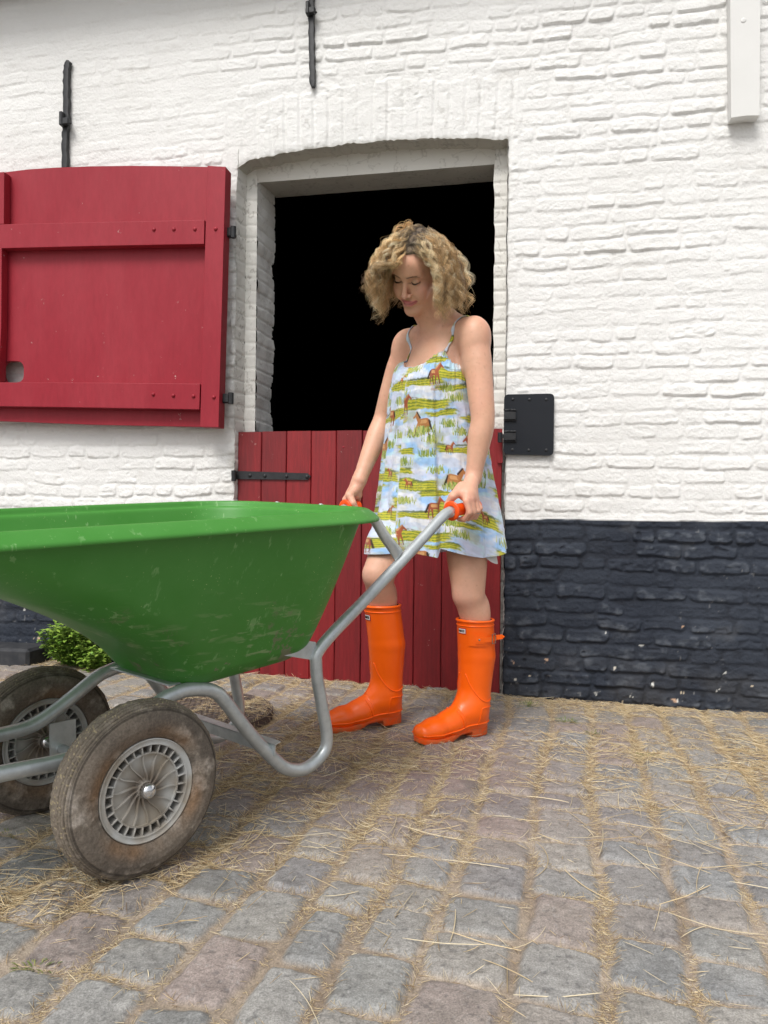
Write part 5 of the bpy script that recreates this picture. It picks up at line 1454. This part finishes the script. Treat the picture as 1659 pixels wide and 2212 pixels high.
for sd, org, yaw_v, pit in ((1, None, (-.82, -.57), math.radians(0)), (-1, None, (-.89, -.455), math.radians(1.5))):
    fx = np.array([yaw_v[0], yaw_v[1], 0]); fx /= np.linalg.norm(fx)
    uz = UZ*math.cos(pit)-fx*math.sin(pit)*-1.0; fx2 = fx*math.cos(pit)-UZ*math.sin(pit); uz = np.cross(fx2, np.cross(UZ, fx2)); uz /= np.linalg.norm(uz)
    ly = np.cross(uz, fx2)
    # shaft leans so that the top meets the leg
    heel = D(1050, 1590, 2.515) if sd > 0 else D(868, 1572, 2.575)
    org = heel+fx2*.042; org[2] = heel[2]
    org[2] = max(org[2], gh(np.array([org[0]]), np.array([org[1]]))[0]+(.001 if sd > 0 else .012))
    top_t = btop[sd]
    def TB_(P_, org=org, fx2=fx2, ly=ly, uz=uz, top_t=top_t):
        P_ = np.asarray(P_, float); b = org+P_[:, :1]*fx2+P_[:, 1:2]*ly+P_[:, 2:]*uz
        t0 = org+.012*fx2+.40*uz; sh_v = top_t-t0; k = np.clip((P_[:, 2]-.10)/.30, 0, 1)**1.15
        return b+k[:, None]*sh_v
    b_ = part('rubber_boot', TB_(bV), bQ, M_boot, person); boots.append(b_)
    b_['label'] = 'her left boot, with the buckled side strap' if sd > 0 else 'her right boot, stepping forward'
    # lining inside the shaft
    a = np.linspace(0, 2*np.pi, 48, endpoint=False); zs = np.linspace(.398, .325, 8)
    G_ = np.stack([np.stack([.012-.008*(.405-z)/.135+.0546*np.cos(a), .0546*np.sin(a), np.full(48, z)], -1) for z in zs], 1)
    m_ = MB(); m_.grid(G_, close_u=True); m_.v = [tuple(p) for p in TB_(np.array(m_.v))]; m_.build('boot_lining', M_inlin, b_, smooth=True)
    # top binding
    m_ = MB()
    for zz_, rr_ in ((.396, .0040), (.380, .0020)):
        m_.tube(TB_(ring_curve(lambda t: (.012+.064*math.cos(t), .064*math.sin(t), zz_+.0*math.cos(t)), off=.0)), rr_, 8, caps=False)
    m_.build('top_binding', M_boot, b_, smooth=True)
    # raised seams: back seam, vamp curve, instep band, heel counter, foxing line
    m_ = MB()
    bk = bf.surf(np.array([(-.056, 0, z) for z in np.linspace(.39, .03, 40)]), .0006, 14); m_.tube(TB_(bk), .0024, 6)
    for s2 in (1, -1):
        m_.tube(TB_(side_curve([(.066, .215), (.058, .175), (.036, .135), (.004, .120), (-.034, .128)], .0006, s2)), .0019, 6)
        m_.tube(TB_(side_curve([(.108, .096), (.098, .072), (.088, .040)], .0008, s2)), .0024, 6)
        m_.tube(TB_(side_curve([(.100, .100), (.088, .078), (.078, .040)], .0, s2)), .0011, 6)
        m_.tube(TB_(side_curve([(-.036, .098), (.020, .102), (.032, .092), (.036, .040)], .0006, s2)), .0018, 6)
        m_.tube(TB_(side_curve([(-.030, .048), (.05, .046), (.10, .040), (.16, .034), (.22, .034), (.246, .036)], .0008, s2)), .0024, 6)
    m_.build('seam', M_boot, b_, smooth=True)
    # sole with arch and heel block
    xs = np.linspace(-.036, .256, 60)
    hw = np.interp(xs, [-.036, -.030, -.015, .02, .07, .12, .17, .21, .238, .252, .256], [.004, .020, .031, .0345, .031, .038, .0455, .0445, .033, .015, .003])
    zb = np.interp(xs, [-.036, .044, .0445, .10, .135, .20, .23, .256], [0, 0, .019, .017, .003, .0, .004, .014]); zt3 = np.interp(xs, [-.036, .05, .12, .2, .256], [.034, .031, .024, .021, .028])
    rg = []
    for i, x in enumerate(xs):
        w_ = hw[i]; tr_ = .0016*(1 if (i % 2) else -1) if (x > .12 or x < .04) else 0; cy0 = -.003*np.clip((x-.08)/.1, 0, 1)
        rg.append([(x, cy0+sy*w_*wm, z) for sy, wm, z in ((-1, 1.03, zt3[i]), (-1, 1.05, zt3[i]-.004), (-1, 1.0, zb[i]+.004+max(tr_, 0)), (-1, .93, zb[i]+max(tr_, 0)), (1, .93, zb[i]+max(tr_, 0)), (1, 1.0, zb[i]+.004+max(tr_, 0)), (1, 1.05, zt3[i]-.004), (1, 1.03, zt3[i]))])
    m_ = MB(); m_.grid(np.array(rg), close_v=True); nr = len(xs); m_.f.append(tuple(range(8))); m_.f.append(tuple(range((nr-1)*8, nr*8)))
    m_.v = [tuple(p) for p in TB_(np.array(m_.v))]; o_ = m_.build('sole', M_sole, b_, smooth=True); autosmooth(o_, 40)
    # name label, front outer side just under the binding
    def patch(x0, x1, z0, z1, off, s2, n=10, th_=.0008):
        """thin patch on the outer side of the shaft, by angle"""
        V_ = []; 
        for a in np.linspace(x0, x1, n):
            for z in (z0, z1): V_.append((.012+.066*math.cos(a), s2*.066*math.sin(a), z))
        A_ = bf.surf(np.array(V_), off, 14); Bq = bf.surf(np.array(V_), off-th_*1.5, 14)
        m_ = MB(); m_.grid(A_.reshape(n, 2, 3)); m_.grid(Bq.reshape(n, 2, 3))
        m_.v = [tuple(p) for p in TB_(np.array(m_.v))]
        return m_
    # outer side for her left boot is +ly or -ly: the side that faces the camera
    s2 = 1 if np.dot(ly, [0, -1, 0]) > 0 else -1
    a0, a1 = (-.24, .34)
    lb_ = patch(a0, a1, .352, .372, .0014, s2).build('label_plate', M_labred, b_)
    patch(a0+.035, a1-.035, .3545, .3695, .0019, s2).build('label_field', M_label, b_)
    # lettering: HUNTER in small strokes
    LET = {'H': [((0, 0), (0, 1)), ((1, 0), (1, 1)), ((0, .5), (1, .5))], 'U': [((0, 1), (0, .1)), ((0, .1), (.3, 0)), ((.3, 0), (.7, 0)), ((.7, 0), (1, .1)), ((1, .1), (1, 1))], 'N': [((0, 0), (0, 1)), ((0, 1), (1, 0)), ((1, 0), (1, 1))],
           'T': [((0, 1), (1, 1)), ((.5, 1), (.5, 0))], 'E': [((0, 0), (0, 1)), ((0, 1), (1, 1)), ((0, .5), (.8, .5)), ((0, 0), (1, 0))], 'R': [((0, 0), (0, 1)), ((0, 1), (.8, 1)), ((.8, 1), (1, .8)), ((1, .8), (.8, .5)), ((.8, .5), (0, .5)), ((.5, .5), (1, 0))]}
    m_ = MB(); wd = (a1-a0-.15)/6
    for i, ch in enumerate('HUNTER'):
        for (xa, ya), (xb, yb) in LET[ch]:
            q0, q1 = [bf.surf(np.array([(.012+.066*math.cos(an), s2*.066*math.sin(an), zz_)]), .0022, 14) for an, zz_ in ((a0+.075+wd*(i+xx_*.68), .3585+yy_*.0075) for xx_, yy_ in ((xa, ya), (xb, yb)))]
            m_.tube(TB_(np.vstack([q0, q1])), .00075, 5)
    m_.build('label_lettering', M_ink, b_)
    if sd > 0:
        # strap tab, strap, stud and buckle
        patch(.50, 1.50, .314, .358, .0036, s2, 14).build('strap_patch', M_boot, b_)
        m_ = patch(.90, 2.36, .328, .346, .0072, s2, 20); st_ob = m_.build('strap', M_boot, b_)
        tip = bf.surf(np.array([(.012+.066*math.cos(2.34), s2*.066*math.sin(2.34), .337)]), .004, 14)[0]; dr_ = np.array([-.80, s2*.45, .10])
        pts_ = [tip+np.array([0, 0, -.008]), tip+dr_*.022+np.array([0, 0, -.008]), tip+dr_*.032, tip+dr_*.022+np.array([0, 0, .008]), tip+np.array([0, 0, .008])]
        m_ = MB(); m_.prism(TB_(np.array(pts_)), ly*s2, .003); m_.build('strap_tip', M_boot, b_)
        m_ = patch(.86, 1.36, .323, .351, .0064, s2, 8); m_.build('strap_tab', M_boot, b_)
        c_ = bf.surf(np.array([(.012+.066*math.cos(1.08), s2*.066*math.sin(1.08), .337)]), .0062, 14); cw_ = TB_(c_)[0]; m_ = MB(); bolt(m_, cw_, .0042, .002, ly*s2); m_.build('stud', M_buckle, b_)
        an = [1.78, 2.06]; q_ = [TB_(bf.surf(np.array([(.012+.066*math.cos(a_), s2*.066*math.sin(a_), z_)]), .0080, 14))[0] for a_, z_ in ((an[0], .321), (an[0], .353), (an[1], .353), (an[1], .321))]
        m_ = MB(); m_.tube([q_[0], q_[1], q_[2], q_[3], q_[0], q_[1]], .0016, 8); m_.build('buckle', M_buckle, b_)
# ---------------------------------------------------------------- hair: curly chin-length locks
M_hair = mat('curly_hair', rough=.42, attr=True, spec=.55)
rh = np.random.default_rng(31)
def scalp(az, el):
    """az 0 = front, + her left; el 0 = level of the cranium centre, pi/2 = crown"""
    return np.array([.0745*math.sin(az)*math.cos(el), -.086+.0955*math.cos(az)*math.cos(el), .038+.0855*math.sin(el)])
GR = HR.T@np.array([0, 0, -1.])      # gravity in head frame
locks = []; tries = 0
NL = 600
while len(locks) < NL:
    az = rh.uniform(-math.pi, math.pi); el = math.asin(rh.uniform(-.35, 1) if rh.random() < .68 else rh.uniform(.72, 1))
    p = scalp(az, el)
    # hairline: keep forehead and face free
    if p[1] > -.040 and p[2] < .088-.35*max(0, abs(p[0])-.03): continue
    if p[1] > -.075 and p[2] < .035 and abs(p[0]) > .04 and p[1] > -.07: continue
    locks.append((az, el, p))
part_x = .012
Vh, Fh, Ch = [], [], []; nb_ = 0
SPINE = []
for az, el, p in locks:
    n_ = np.array([p[0]/.0745**2, (p[1]+.086)/.0955**2, (p[2]-.038)/.0855**2]); n_ /= np.linalg.norm(n_)
    side = 1 if p[0] > part_x+rh.normal()*.004 else -1
    L = rh.uniform(.175, .235) if p[2] > .03 else rh.uniform(.12, .18)
    if p[1] > -.05: L *= rh.uniform(.8, 1)
    n_s = 34; ds = L/n_s
    ra_ = rh.normal()*.55; sv = np.array([side*math.cos(ra_), math.sin(ra_)-.05, 0.]); tang = sv-n_*np.dot(n_, sv); d = n_*.22+tang*.9+GR*.25+rh.normal(size=3)*.09; d /= np.linalg.norm(d)
    pos = p.copy(); pts = [pos.copy()]
    puff = rh.choice([rh.uniform(.0, .012), rh.uniform(.010, .024)])
    for i in range(n_s):
        u = i/n_s
        d = d+GR*(.09+.22*u)+np.array([side*.035, -.01, 0])*(1-u)+rh.normal(size=3)*.06
        d /= np.linalg.norm(d); new = pos+d*ds
        # stay outside the swelling shell round the skull
        v = (new-np.array([0, -.088, .030])); rr = np.array([.0765, .0965, .0875])+puff*min(1, u*2.2)*np.array([.85, .85, .35])+.002; g_ = np.linalg.norm(v/rr)
        if g_ < 1 and new[2] > -.10: new = np.array([0, -.088, .030])+v/g_
        # keep the face clear: part the fringe to both sides
        if new[1] > -.076 and new[2] < .066:
            lim = (.066 if side > 0 else .062)+.014*min(1, max(0, (.066-new[2])/.045))
            if abs(new[0]) < lim: new[0] = side*(lim)*.6+new[0]*.4 if abs(new[0]) > lim*.6 else side*lim*.9
            if abs(new[0]) < lim: new[0] = side*lim
        # neck
        if new[2] < -.05 and new[1] < -.03 and abs(new[0]) < .06: new[0] = side*.06
        d = (new-pos); d /= np.linalg.norm(d)+1e-9; pos = new; pts.append(pos.copy())
    SPINE.append((np.array(pts), side, p, n_))
def frame_along(P):
    T = np.gradient(P, axis=0); T /= np.linalg.norm(T, axis=1)[:, None]; u = np.cross(T[0], [0.3, 1, .2]); u /= np.linalg.norm(u); U = []
    for t in T: u = u-t*np.dot(u, t); u /= np.linalg.norm(u); U.append(u)
    U = np.array(U); return T, U, np.cross(T, U)
palH = np.array([(.86, .60, .30), (.52, .34, .165), (1.0, .80, .49), (.22, .135, .07), (.70, .46, .22), (1.0, .90, .66)])
root_c = np.array((.085, .062, .045))
def face_shift(P, side, rnd=.5):
    W3 = HO+P@HR.T; z = P[:, 2]; k_ = sstep(.104, .052, z)*sstep(HO[1]+.11, HO[1]+.05, W3[:, 1])
    if side > 0: dx_ = np.maximum(0, np.interp(z, [.035, .080], [.153, .128])+.009*rnd-W3[:, 0])*k_
    else: dx_ = -np.maximum(0, W3[:, 0]-(np.interp(z, [.025, .080], [.016, .036])-.009*rnd))*k_
    return (dx_[:, None]*np.array([1., 0, 0]))@HR
def strand(P, r0, colr, root, side=0):
    """the style leaves the face open: below the temples the locks hang outside it"""
    global nb_
    off = 0
    if side: P = P+face_shift(P, side, r0*1e4 % 1)
    m = len(P); T, U, W = frame_along(P); rad = r0*np.interp(np.linspace(0, 1, m), [0, .2, .8, 1], [.8, 1, .85, .25])
    a = np.array([0, 2.094, 4.189]); V = P[:, None]+rad[:, None, None]*(np.cos(a)[None, :, None]*U[:, None]+np.sin(a)[None, :, None]*W[:, None])
    V = V.reshape(-1, 3); V = HO+(V*HS)@HR.T+off
    k = np.arange(m-1)[:, None]*3; j = np.arange(3)[None]; F = np.stack([k+j, k+(j+1) % 3, k+3+(j+1) % 3, k+3+j], -1).reshape(-1, 4)
    t = np.linspace(0, 1, m); blend = sstep(.02, root, t)
    c_ = mixc(np.tile(root_c, (m, 1)), colr, blend); Vh.append(V); Fh.append(F+nb_); Ch.append(np.repeat(c_, 3, 0)); nb_ += len(V)
for P, side, p, n_ in SPINE:
    m = len(P); 
    Pf = catmull(P, 2); m = len(Pf); T, U, W = frame_along(Pf); s_ = np.linspace(0, 1, m); Ltot = np.linalg.norm(np.diff(Pf, axis=0), axis=1).sum()
    wl_ = rh.uniform(.036, .066); ph = rh.uniform(0, 6.28); amp = rh.uniform(.0045, .0088); hand = rh.choice([-1, 1]); flat = rh.uniform(.5, 1)
    lc = palH[rh.choice(6, p=[.28, .18, .20, .08, .16, .10])]*rh.uniform(.8, 1.1)
    wdt = rh.uniform(.0028, .0070); ns = 26
    rt_ = rh.uniform(.12, .42); Pf = Pf+face_shift(Pf, side, rh.random())
    for k in range(ns):
        o1, o2 = rh.normal(size=2)*wdt*.55; dph = rh.normal()*.7; am = amp*rh.uniform(.8, 1.2)
        A_ = am*sstep(.02, .35, s_)*(1+.5*s_); q_ = ph+dph+2*np.pi*s_*Ltot/wl_*rh.uniform(.96, 1.04)
        spread = (.35+.9*s_)
        Q = Pf+U*(np.cos(q_)*A_+o1*spread)[:, None]+W*(hand*np.sin(q_)*A_*flat+o2*spread)[:, None]
        fz = rh.normal(size=3)*.0012; Q = Q+np.sin(s_*rh.uniform(8, 34)+rh.uniform(0, 6))[:, None]*fz*1.6
        cut = rh.uniform(.86, 1.0); mm = max(6, int(m*cut)); Q = Q[:mm]
        fz_ = (np.abs(Q[:, 0]) < .064) & (Q[:, 1] > -.066) & (Q[:, 2] < .052)
        if fz_.any():
            first = np.argmax(fz_)
            if first > mm*.5: Q = Q[:first]
            else: Q[fz_, 0] = np.sign(Q[fz_, 0]+side*.02)*(.066+.010*rh.random()); 
        strand(Q, rh.uniform(.00024, .00042), lc*rh.uniform(.65, 1.35), rt_, 0)
# short combed strands close to the scalp, from the parting outwards
for k in range(9000):
    az = rh.uniform(-math.pi, math.pi); el = math.asin(rh.uniform(.15, 1)); p = scalp(az, el)
    if p[1] > -.040 and p[2] < .088-.35*max(0, abs(p[0])-.03): continue
    n_ = np.array([p[0]/.0745**2, (p[1]+.086)/.0955**2, (p[2]-.038)/.0855**2]); n_ /= np.linalg.norm(n_); side = 1 if p[0] > part_x else -1
    ra_ = rh.normal()*.5+.25*side*0; sv = np.array([side*math.cos(ra_), math.sin(ra_), 0.]); d = sv-n_*np.dot(n_, sv)+n_*.12; lift = rh.uniform(.001, .010); L = rh.uniform(.05, .09); Q = [p.copy()]; ph = rh.uniform(0, 6); am = rh.uniform(.0008, .0035)
    for i in range(12):
        d = d/np.linalg.norm(d); new = Q[-1]+d*L/12+GR*.0008; v = new-np.array([0, -.086, .038]); rr = np.array([.0755, .0965, .0865])+lift*min(1, i/3); g_ = np.linalg.norm(v/rr); new = np.array([0, -.086, .038])+v/g_ if g_ < 1 or i > 2 else new
        d = new-Q[-1]; Q.append(new)
    Q = catmull(np.array(Q), 2); s_ = np.linspace(0, 1, len(Q)); T, U, W = frame_along(Q); Q = Q+W*(np.sin(ph+s_*12)*am*s_)[:, None]+U*(np.cos(ph+s_*12)*am*s_)[:, None]
    strand(Q, rh.uniform(.0003, .0005), palH[rh.choice(6, p=[.22, .2, .14, .2, .14, .10])]*rh.uniform(.6, 1.1), rh.uniform(.3, 1.0), side)
# loose flyaway hairs
for k in range(1300):
    P, side, p, n_ = SPINE[rh.integers(len(SPINE))]; i0 = rh.integers(1, 18); Pf = catmull(P[i0:], 2); m = len(Pf)
    if m < 8: continue
    s_ = np.linspace(0, 1, m); off = (n_*rh.uniform(.3, 1)+rh.normal(size=3)*.5)*rh.uniform(.006, .020)
    T, U, W = frame_along(Pf); ph = rh.uniform(0, 6); q_ = ph+s_*rh.uniform(8, 26); A_ = rh.uniform(.004, .011)*s_
    Q = Pf+off[None]*sstep(0, .8, s_)[:, None]+U*(np.cos(q_)*A_)[:, None]+W*(np.sin(q_)*A_)[:, None]
    strand(Q[:max(6, int(m*rh.uniform(.5, 1)))], rh.uniform(.00018, .0003), palH[rh.integers(6)]*.9, .1, side)
Vh = np.vstack(Vh); Fh = np.vstack(Fh); Ch = np.vstack(Ch)
# nothing of the hair runs through shoulders or neck: lift it just off the skin
d_ = body.val(Vh); m = d_ < .002
loc_h = (Vh-HO)@HR; m &= ~((loc_h[:, 2] > .0))
if m.any(): Vh[m] += body.grad(Vh[m])*(.003-d_[m])[:, None]
hair = part('hair', Vh, Fh, M_hair, person, col=Ch)
# dark under-cap so the scalp does not shine through
cap = []
for i in range(60):
    row_ = []
    for j in range(24):
        az = -math.pi+2*math.pi*i/60; el = -.30+(math.pi/2+.30)*j/23
        pp = scalp(az, el); c0 = np.array([0, -.086, .038]); v = pp-c0
        # pull the cap inside the skull where the face begins
        faceq = (pp[1] > -.045 and pp[2] < .085-.35*max(0, abs(pp[0])-.03)); k = .90 if faceq else 1.015
        row_.append(HO+HR@(c0+v*k))
    cap.append(row_)
m_ = MB(); m_.grid(np.array(cap), close_u=True); m_.build('hair_roots', mat('dark_roots', base=(.085, .06, .04), rough=.8, bump=1, bscale=300, bdist=.003, mott=.8, mscale=160, mcol=(.26, .19, .12), stretch=(1, .25, 1)), hair, smooth=True)
# ================================================================ WEED, GRASS, STRAW
M_leaf = mat('weed_leaf', rough=.5, attr=True, sss=.0, spec=.4)
rp_ = np.random.default_rng(8)
def leaf(m_, cols, p, d, L, wd, colr, droop=.3):
    d = d/np.linalg.norm(d); s = np.cross(d, UZ); s = s/(np.linalg.norm(s)+1e-6); n = np.cross(s, d)
    prof = [(0, .0), (.25, .75), (.5, 1), (.78, .62), (1, .0)]; P = []
    for t, w_ in prof:
        c_ = p+d*L*t-UZ*droop*L*t*t
        P.append([c_-s*w_*wd+n*.18*wd*w_, c_, c_+s*w_*wd+n*.18*wd*w_])
    b0 = len(m_.v); m_.grid(np.array(P)); cols += [colr]*(len(m_.v)-b0)
a_c, _ = onwall(170, 1425, -.1); pc = wall(a_c, 0, -.10); pz = ground_z(pc[0])+.01
weed = empty('weed', (pc[0], pc[1], pz)); tag(weed, 'leafy green weed growing at the wall foot behind the far wheel', 'weed')
m_ = MB(); cols = []; ms = MB(); n_leaf = 0
for k in range(150):
    a = rp_.uniform(0, 2*math.pi); r = rp_.uniform(.0, 1)**.5; base_ = pc+WA*r*math.cos(a)*.07-WN*(r*math.sin(a)*.03-.02)+UZ*(pz)
    x_t = r*math.cos(a)*.150; hgt = (.235-.10*abs(x_t+.02)/.16-.05*max(0, x_t)/.1)*rp_.uniform(.35, 1.0)
    top_ = pc+WA*x_t-WN*rp_.uniform(-.06, .12)*1.0+UZ*(pz+hgt)
    top_ = top_ if np.dot(top_-WO, WN) < -.015 else top_-WN*(np.dot(top_-WO, WN)+.02)
    P = catmull(np.array([base_, base_*.4+top_*.6-UZ*.02, top_]), 5); ms.tube(P, .0013, 4)
    for i in range(3, len(P)):
        for q_ in range(3):
            ang = rp_.uniform(0, 6.28); dv = np.array([math.cos(ang), math.sin(ang), rp_.uniform(.1, .9)])-WN*.5
            t = rp_.random(); cc = np.array((.12, .25, .028))*(1-t)+np.array((.32, .46, .075))*t
            leaf(m_, cols, P[i]+rp_.normal(size=3)*.004, dv, rp_.uniform(.018, .036), rp_.uniform(.006, .011), cc*rp_.uniform(.8, 1.2))
lf_ = m_.build('leaves', M_leaf, weed, smooth=True, col=np.array(cols)); lf_['kind'] = 'stuff'
M_stem = mat('weed_stem', base=(.12, .20, .05), rough=.6); o_ = ms.build('stems', M_stem, weed); o_['kind'] = 'stuff'
# small grass tufts by the wall
def tuft(dx, dy, n, hgt, lab, spread=.03):
    r = ray(dx, dy); t = (CAM_H-ground_z(r[0]*2.7))/-r[2]; p = np.array([0, 0, CAM_H])+r*t; p[2] = gh(np.array([p[0]]), np.array([p[1]]))[0]-.002
    e_ = empty('grass_tuft', tuple(p)); tag(e_, lab, 'grass tuft', 'grass tufts in the pavement joints')
    m_ = MB(); cols = []
    for k in range(n):
        a = rp_.uniform(0, 6.28); b = p+np.array([math.cos(a), math.sin(a)*.6, 0])*spread*rp_.random(); dv = np.array([math.cos(a)*.6, math.sin(a)*.6, rp_.uniform(.4, 1.4)])
        t = rp_.random(); cc = np.array((.07, .14, .02))*(1-t)+np.array((.26, .27, .09))*t
        leaf(m_, cols, b, dv, hgt*rp_.uniform(.5, 1), .0011, cc, .5)
    m_.build('blades', M_leaf, e_, col=np.array(cols)).__setitem__('kind', 'stuff')
tuft(1222, 1562, 60, .055, 'larger green grass tuft beside the right corner of the doorway', .03)
tuft(1140, 1530, 60, .045, 'low green grass tuft at the foot of the black wall, nearest the door', .05)
tuft(1278, 1588, 30, .04, 'small grass tuft in a joint, right of the larger tuft')
tuft(1395, 1640, 30, .035, 'sparse grass tuft in the straw farther right from the boots')
tuft(75, 2070, 40, .03, 'small mossy tuft in the joint at the lower left')
tuft(30, 1795, 20, .03, 'tiny tuft beside the front tyre on its left')

# straw
M_straw = mat('straw', rough=.65, attr=True, spec=.3)
rs = np.random.default_rng(77)
def scatter(n, lo, hi, dens):
    out = []
    tot = 0
    while tot < n:
        k = n*3; X = rs.uniform(lo[0], hi[0], k); Y = rs.uniform(lo[1], hi[1], k); ok = rs.random(k) < dens(X, Y); X, Y = X[ok], Y[ok]; out.append(np.stack([X, Y], 1)); tot += len(X)
    return np.vstack(out)[:n]
def wall_d(X, Y): return WO[1]-WS*X-Y
def inview(X, Y): return (np.abs(X) < Y*.56+.12) & (wall_d(X, Y) > .0)
def blotch(X, Y, s, sc=3.2): return np.clip(.5+1.3*fbm(X*sc, Y*sc, seed=s, o=3), 0, 1)
def heavy(X, Y):
    """where the hay lies thick: along the wall, right side, under and behind the barrow, round the front wheel"""
    dw = wall_d(X, Y)
    h = np.exp(-(dw/.13)**2)*.9+np.exp(-(((X-1.15)/.55)**2+((Y-2.25)/.38)**2))*1.0+np.exp(-(((X+.35)/.45)**2+((Y-2.45)/.30)**2))*.6
    h += np.exp(-(((X+.55)/.22)**2+((Y-1.62)/.16)**2))*.8+np.exp(-(((X+.18)/.28)**2+((Y-2.02)/.22)**2))*.7+np.exp(-(((X-.02)/.10)**2+((Y-1.75)/.3)**2))*.25
    h += np.exp(-(((X+.66)/.20)**2+((Y-1.42)/.10)**2))*.9
    return np.clip(h, 0, 1.3)
strV, strF, strC = [], [], []; nbs = 0
straw_cols = np.array([(.66, .52, .31), (.54, .41, .23), (.74, .62, .41), (.42, .30, .17), (.27, .175, .095), (.82, .71, .50)])
def add_straws(XY, Lr, wr_, bend, segs, lift, flatten=True, colw=None):
    global nbs
    n = len(XY); L = rs.uniform(*Lr, n); ang = rs.uniform(0, 2*np.pi, n); 
    c1 = rs.normal(size=n)*bend; t = np.linspace(-.5, .5, segs+1)
    s = t[None]*L[:, None]; a = ang[:, None]+c1[:, None]*t[None]*2
    dx = np.cumsum(np.cos(a)*L[:, None]/segs, 1)-np.cos(ang)[:, None]*L[:, None]*.5; dy = np.cumsum(np.sin(a)*L[:, None]/segs, 1)-np.sin(ang)[:, None]*L[:, None]*.5
    X = XY[:, :1]+dx; Y = XY[:, 1:]+dy
    Z = gh(X, Y)
    # a stiff straw bridges the joints: smooth its profile upward
    man_ = (np.hypot(X-mc[0], Y-mc[1]) < MR+.02); Z = np.where(man_, np.maximum(Z, mz+.009), Z)
    lin_ = Z[:, :1]+(Z[:, -1:]-Z[:, :1])*(t+.5)[None]; Z = lin_+np.clip((Z-lin_).max(1, keepdims=True), 0, .01)*.8
    tiltv = rs.normal(size=n)*.10; Z = Z+.0008+lift*rs.random(n)[:, None]+np.abs(tiltv[:, None])*0+np.clip(tiltv[:, None]*s, 0, .02)
    w_ = rs.uniform(*wr_, n)[:, None]*np.interp(t, [-.5, -.3, .4, .5], [.6, 1, .9, .3])[None]
    px, py = -np.sin(a), np.cos(a)
    P0 = np.stack([X-px*w_, Y-py*w_, Z], -1); P1 = np.stack([X, Y, Z+w_*1.3], -1); P2 = np.stack([X+px*w_, Y+py*w_, Z], -1)
    G_ = np.stack([P0, P1, P2], 2)        # n, segs+1, 3, 3
    V = G_.reshape(-1, 3); base_ = (np.arange(n)*(segs+1)*3)[:, None, None]; k = (np.arange(segs)*3)[None, :, None]; j = np.arange(3)[None, None]
    F = np.stack([base_+k+j, base_+k+(j+1) % 3, base_+k+3+(j+1) % 3, base_+k+3+j], -1).reshape(-1, 4)
    c_ = straw_cols[rs.choice(6, n, p=colw or [.28, .22, .16, .16, .10, .08])]*rs.uniform(.8, 1.15, (n, 1))
    strV.append(V); strF.append(F+nbs); strC.append(np.repeat(c_, (segs+1)*3, 0)); nbs += len(V)
lo, hi = (-2.0, .95), (1.75, 3.45)
def joint_d(X, Y):
    _, _, jm, _, _ = cobble(X, Y); return inview(X, Y)*np.clip(jm*1.0*(blotch(X, Y, 700, 5)**1.5*.8+.04+heavy(X, Y))+heavy(X, Y)*.06, 0, 1)
add_straws(scatter(95000, lo, hi, joint_d), (.004, .016), (.00035, .0009), .2, 1, .0015)
add_straws(scatter(21000, lo, hi, lambda X, Y: inview(X, Y)*np.clip(heavy(X, Y)*blotch(X, Y, 705, 6)**2+.004, 0, 1)*np.where(cobble(X, Y)[2] > .3, 1, .35)), (.012, .045), (.0003, .0008), .12, 3, .005)
add_straws(scatter(1600, lo, hi, lambda X, Y: inview(X, Y)*np.clip(heavy(X, Y)*.8*blotch(X, Y, 710)+.02*blotch(X, Y, 711, 2.2), 0, 1)), (.035, .11), (.0004, .0009), .16, 7, .007)
add_straws(scatter(110, lo, hi, lambda X, Y: inview(X, Y)*(Y < 2.4)*blotch(X, Y, 715, 2.0)), (.06, .17), (.0005, .0011), .22, 12, .004, colw=[.25, .1, .3, .05, .0, .3])
st_o = mesh('straw', np.vstack(strV), np.vstack(strF), M_straw, col=np.vstack(strC), smooth=False); tag(st_o, kind='stuff'); tag(st_o, 'loose straw and chaff scattered over the cobbles', 'straw')
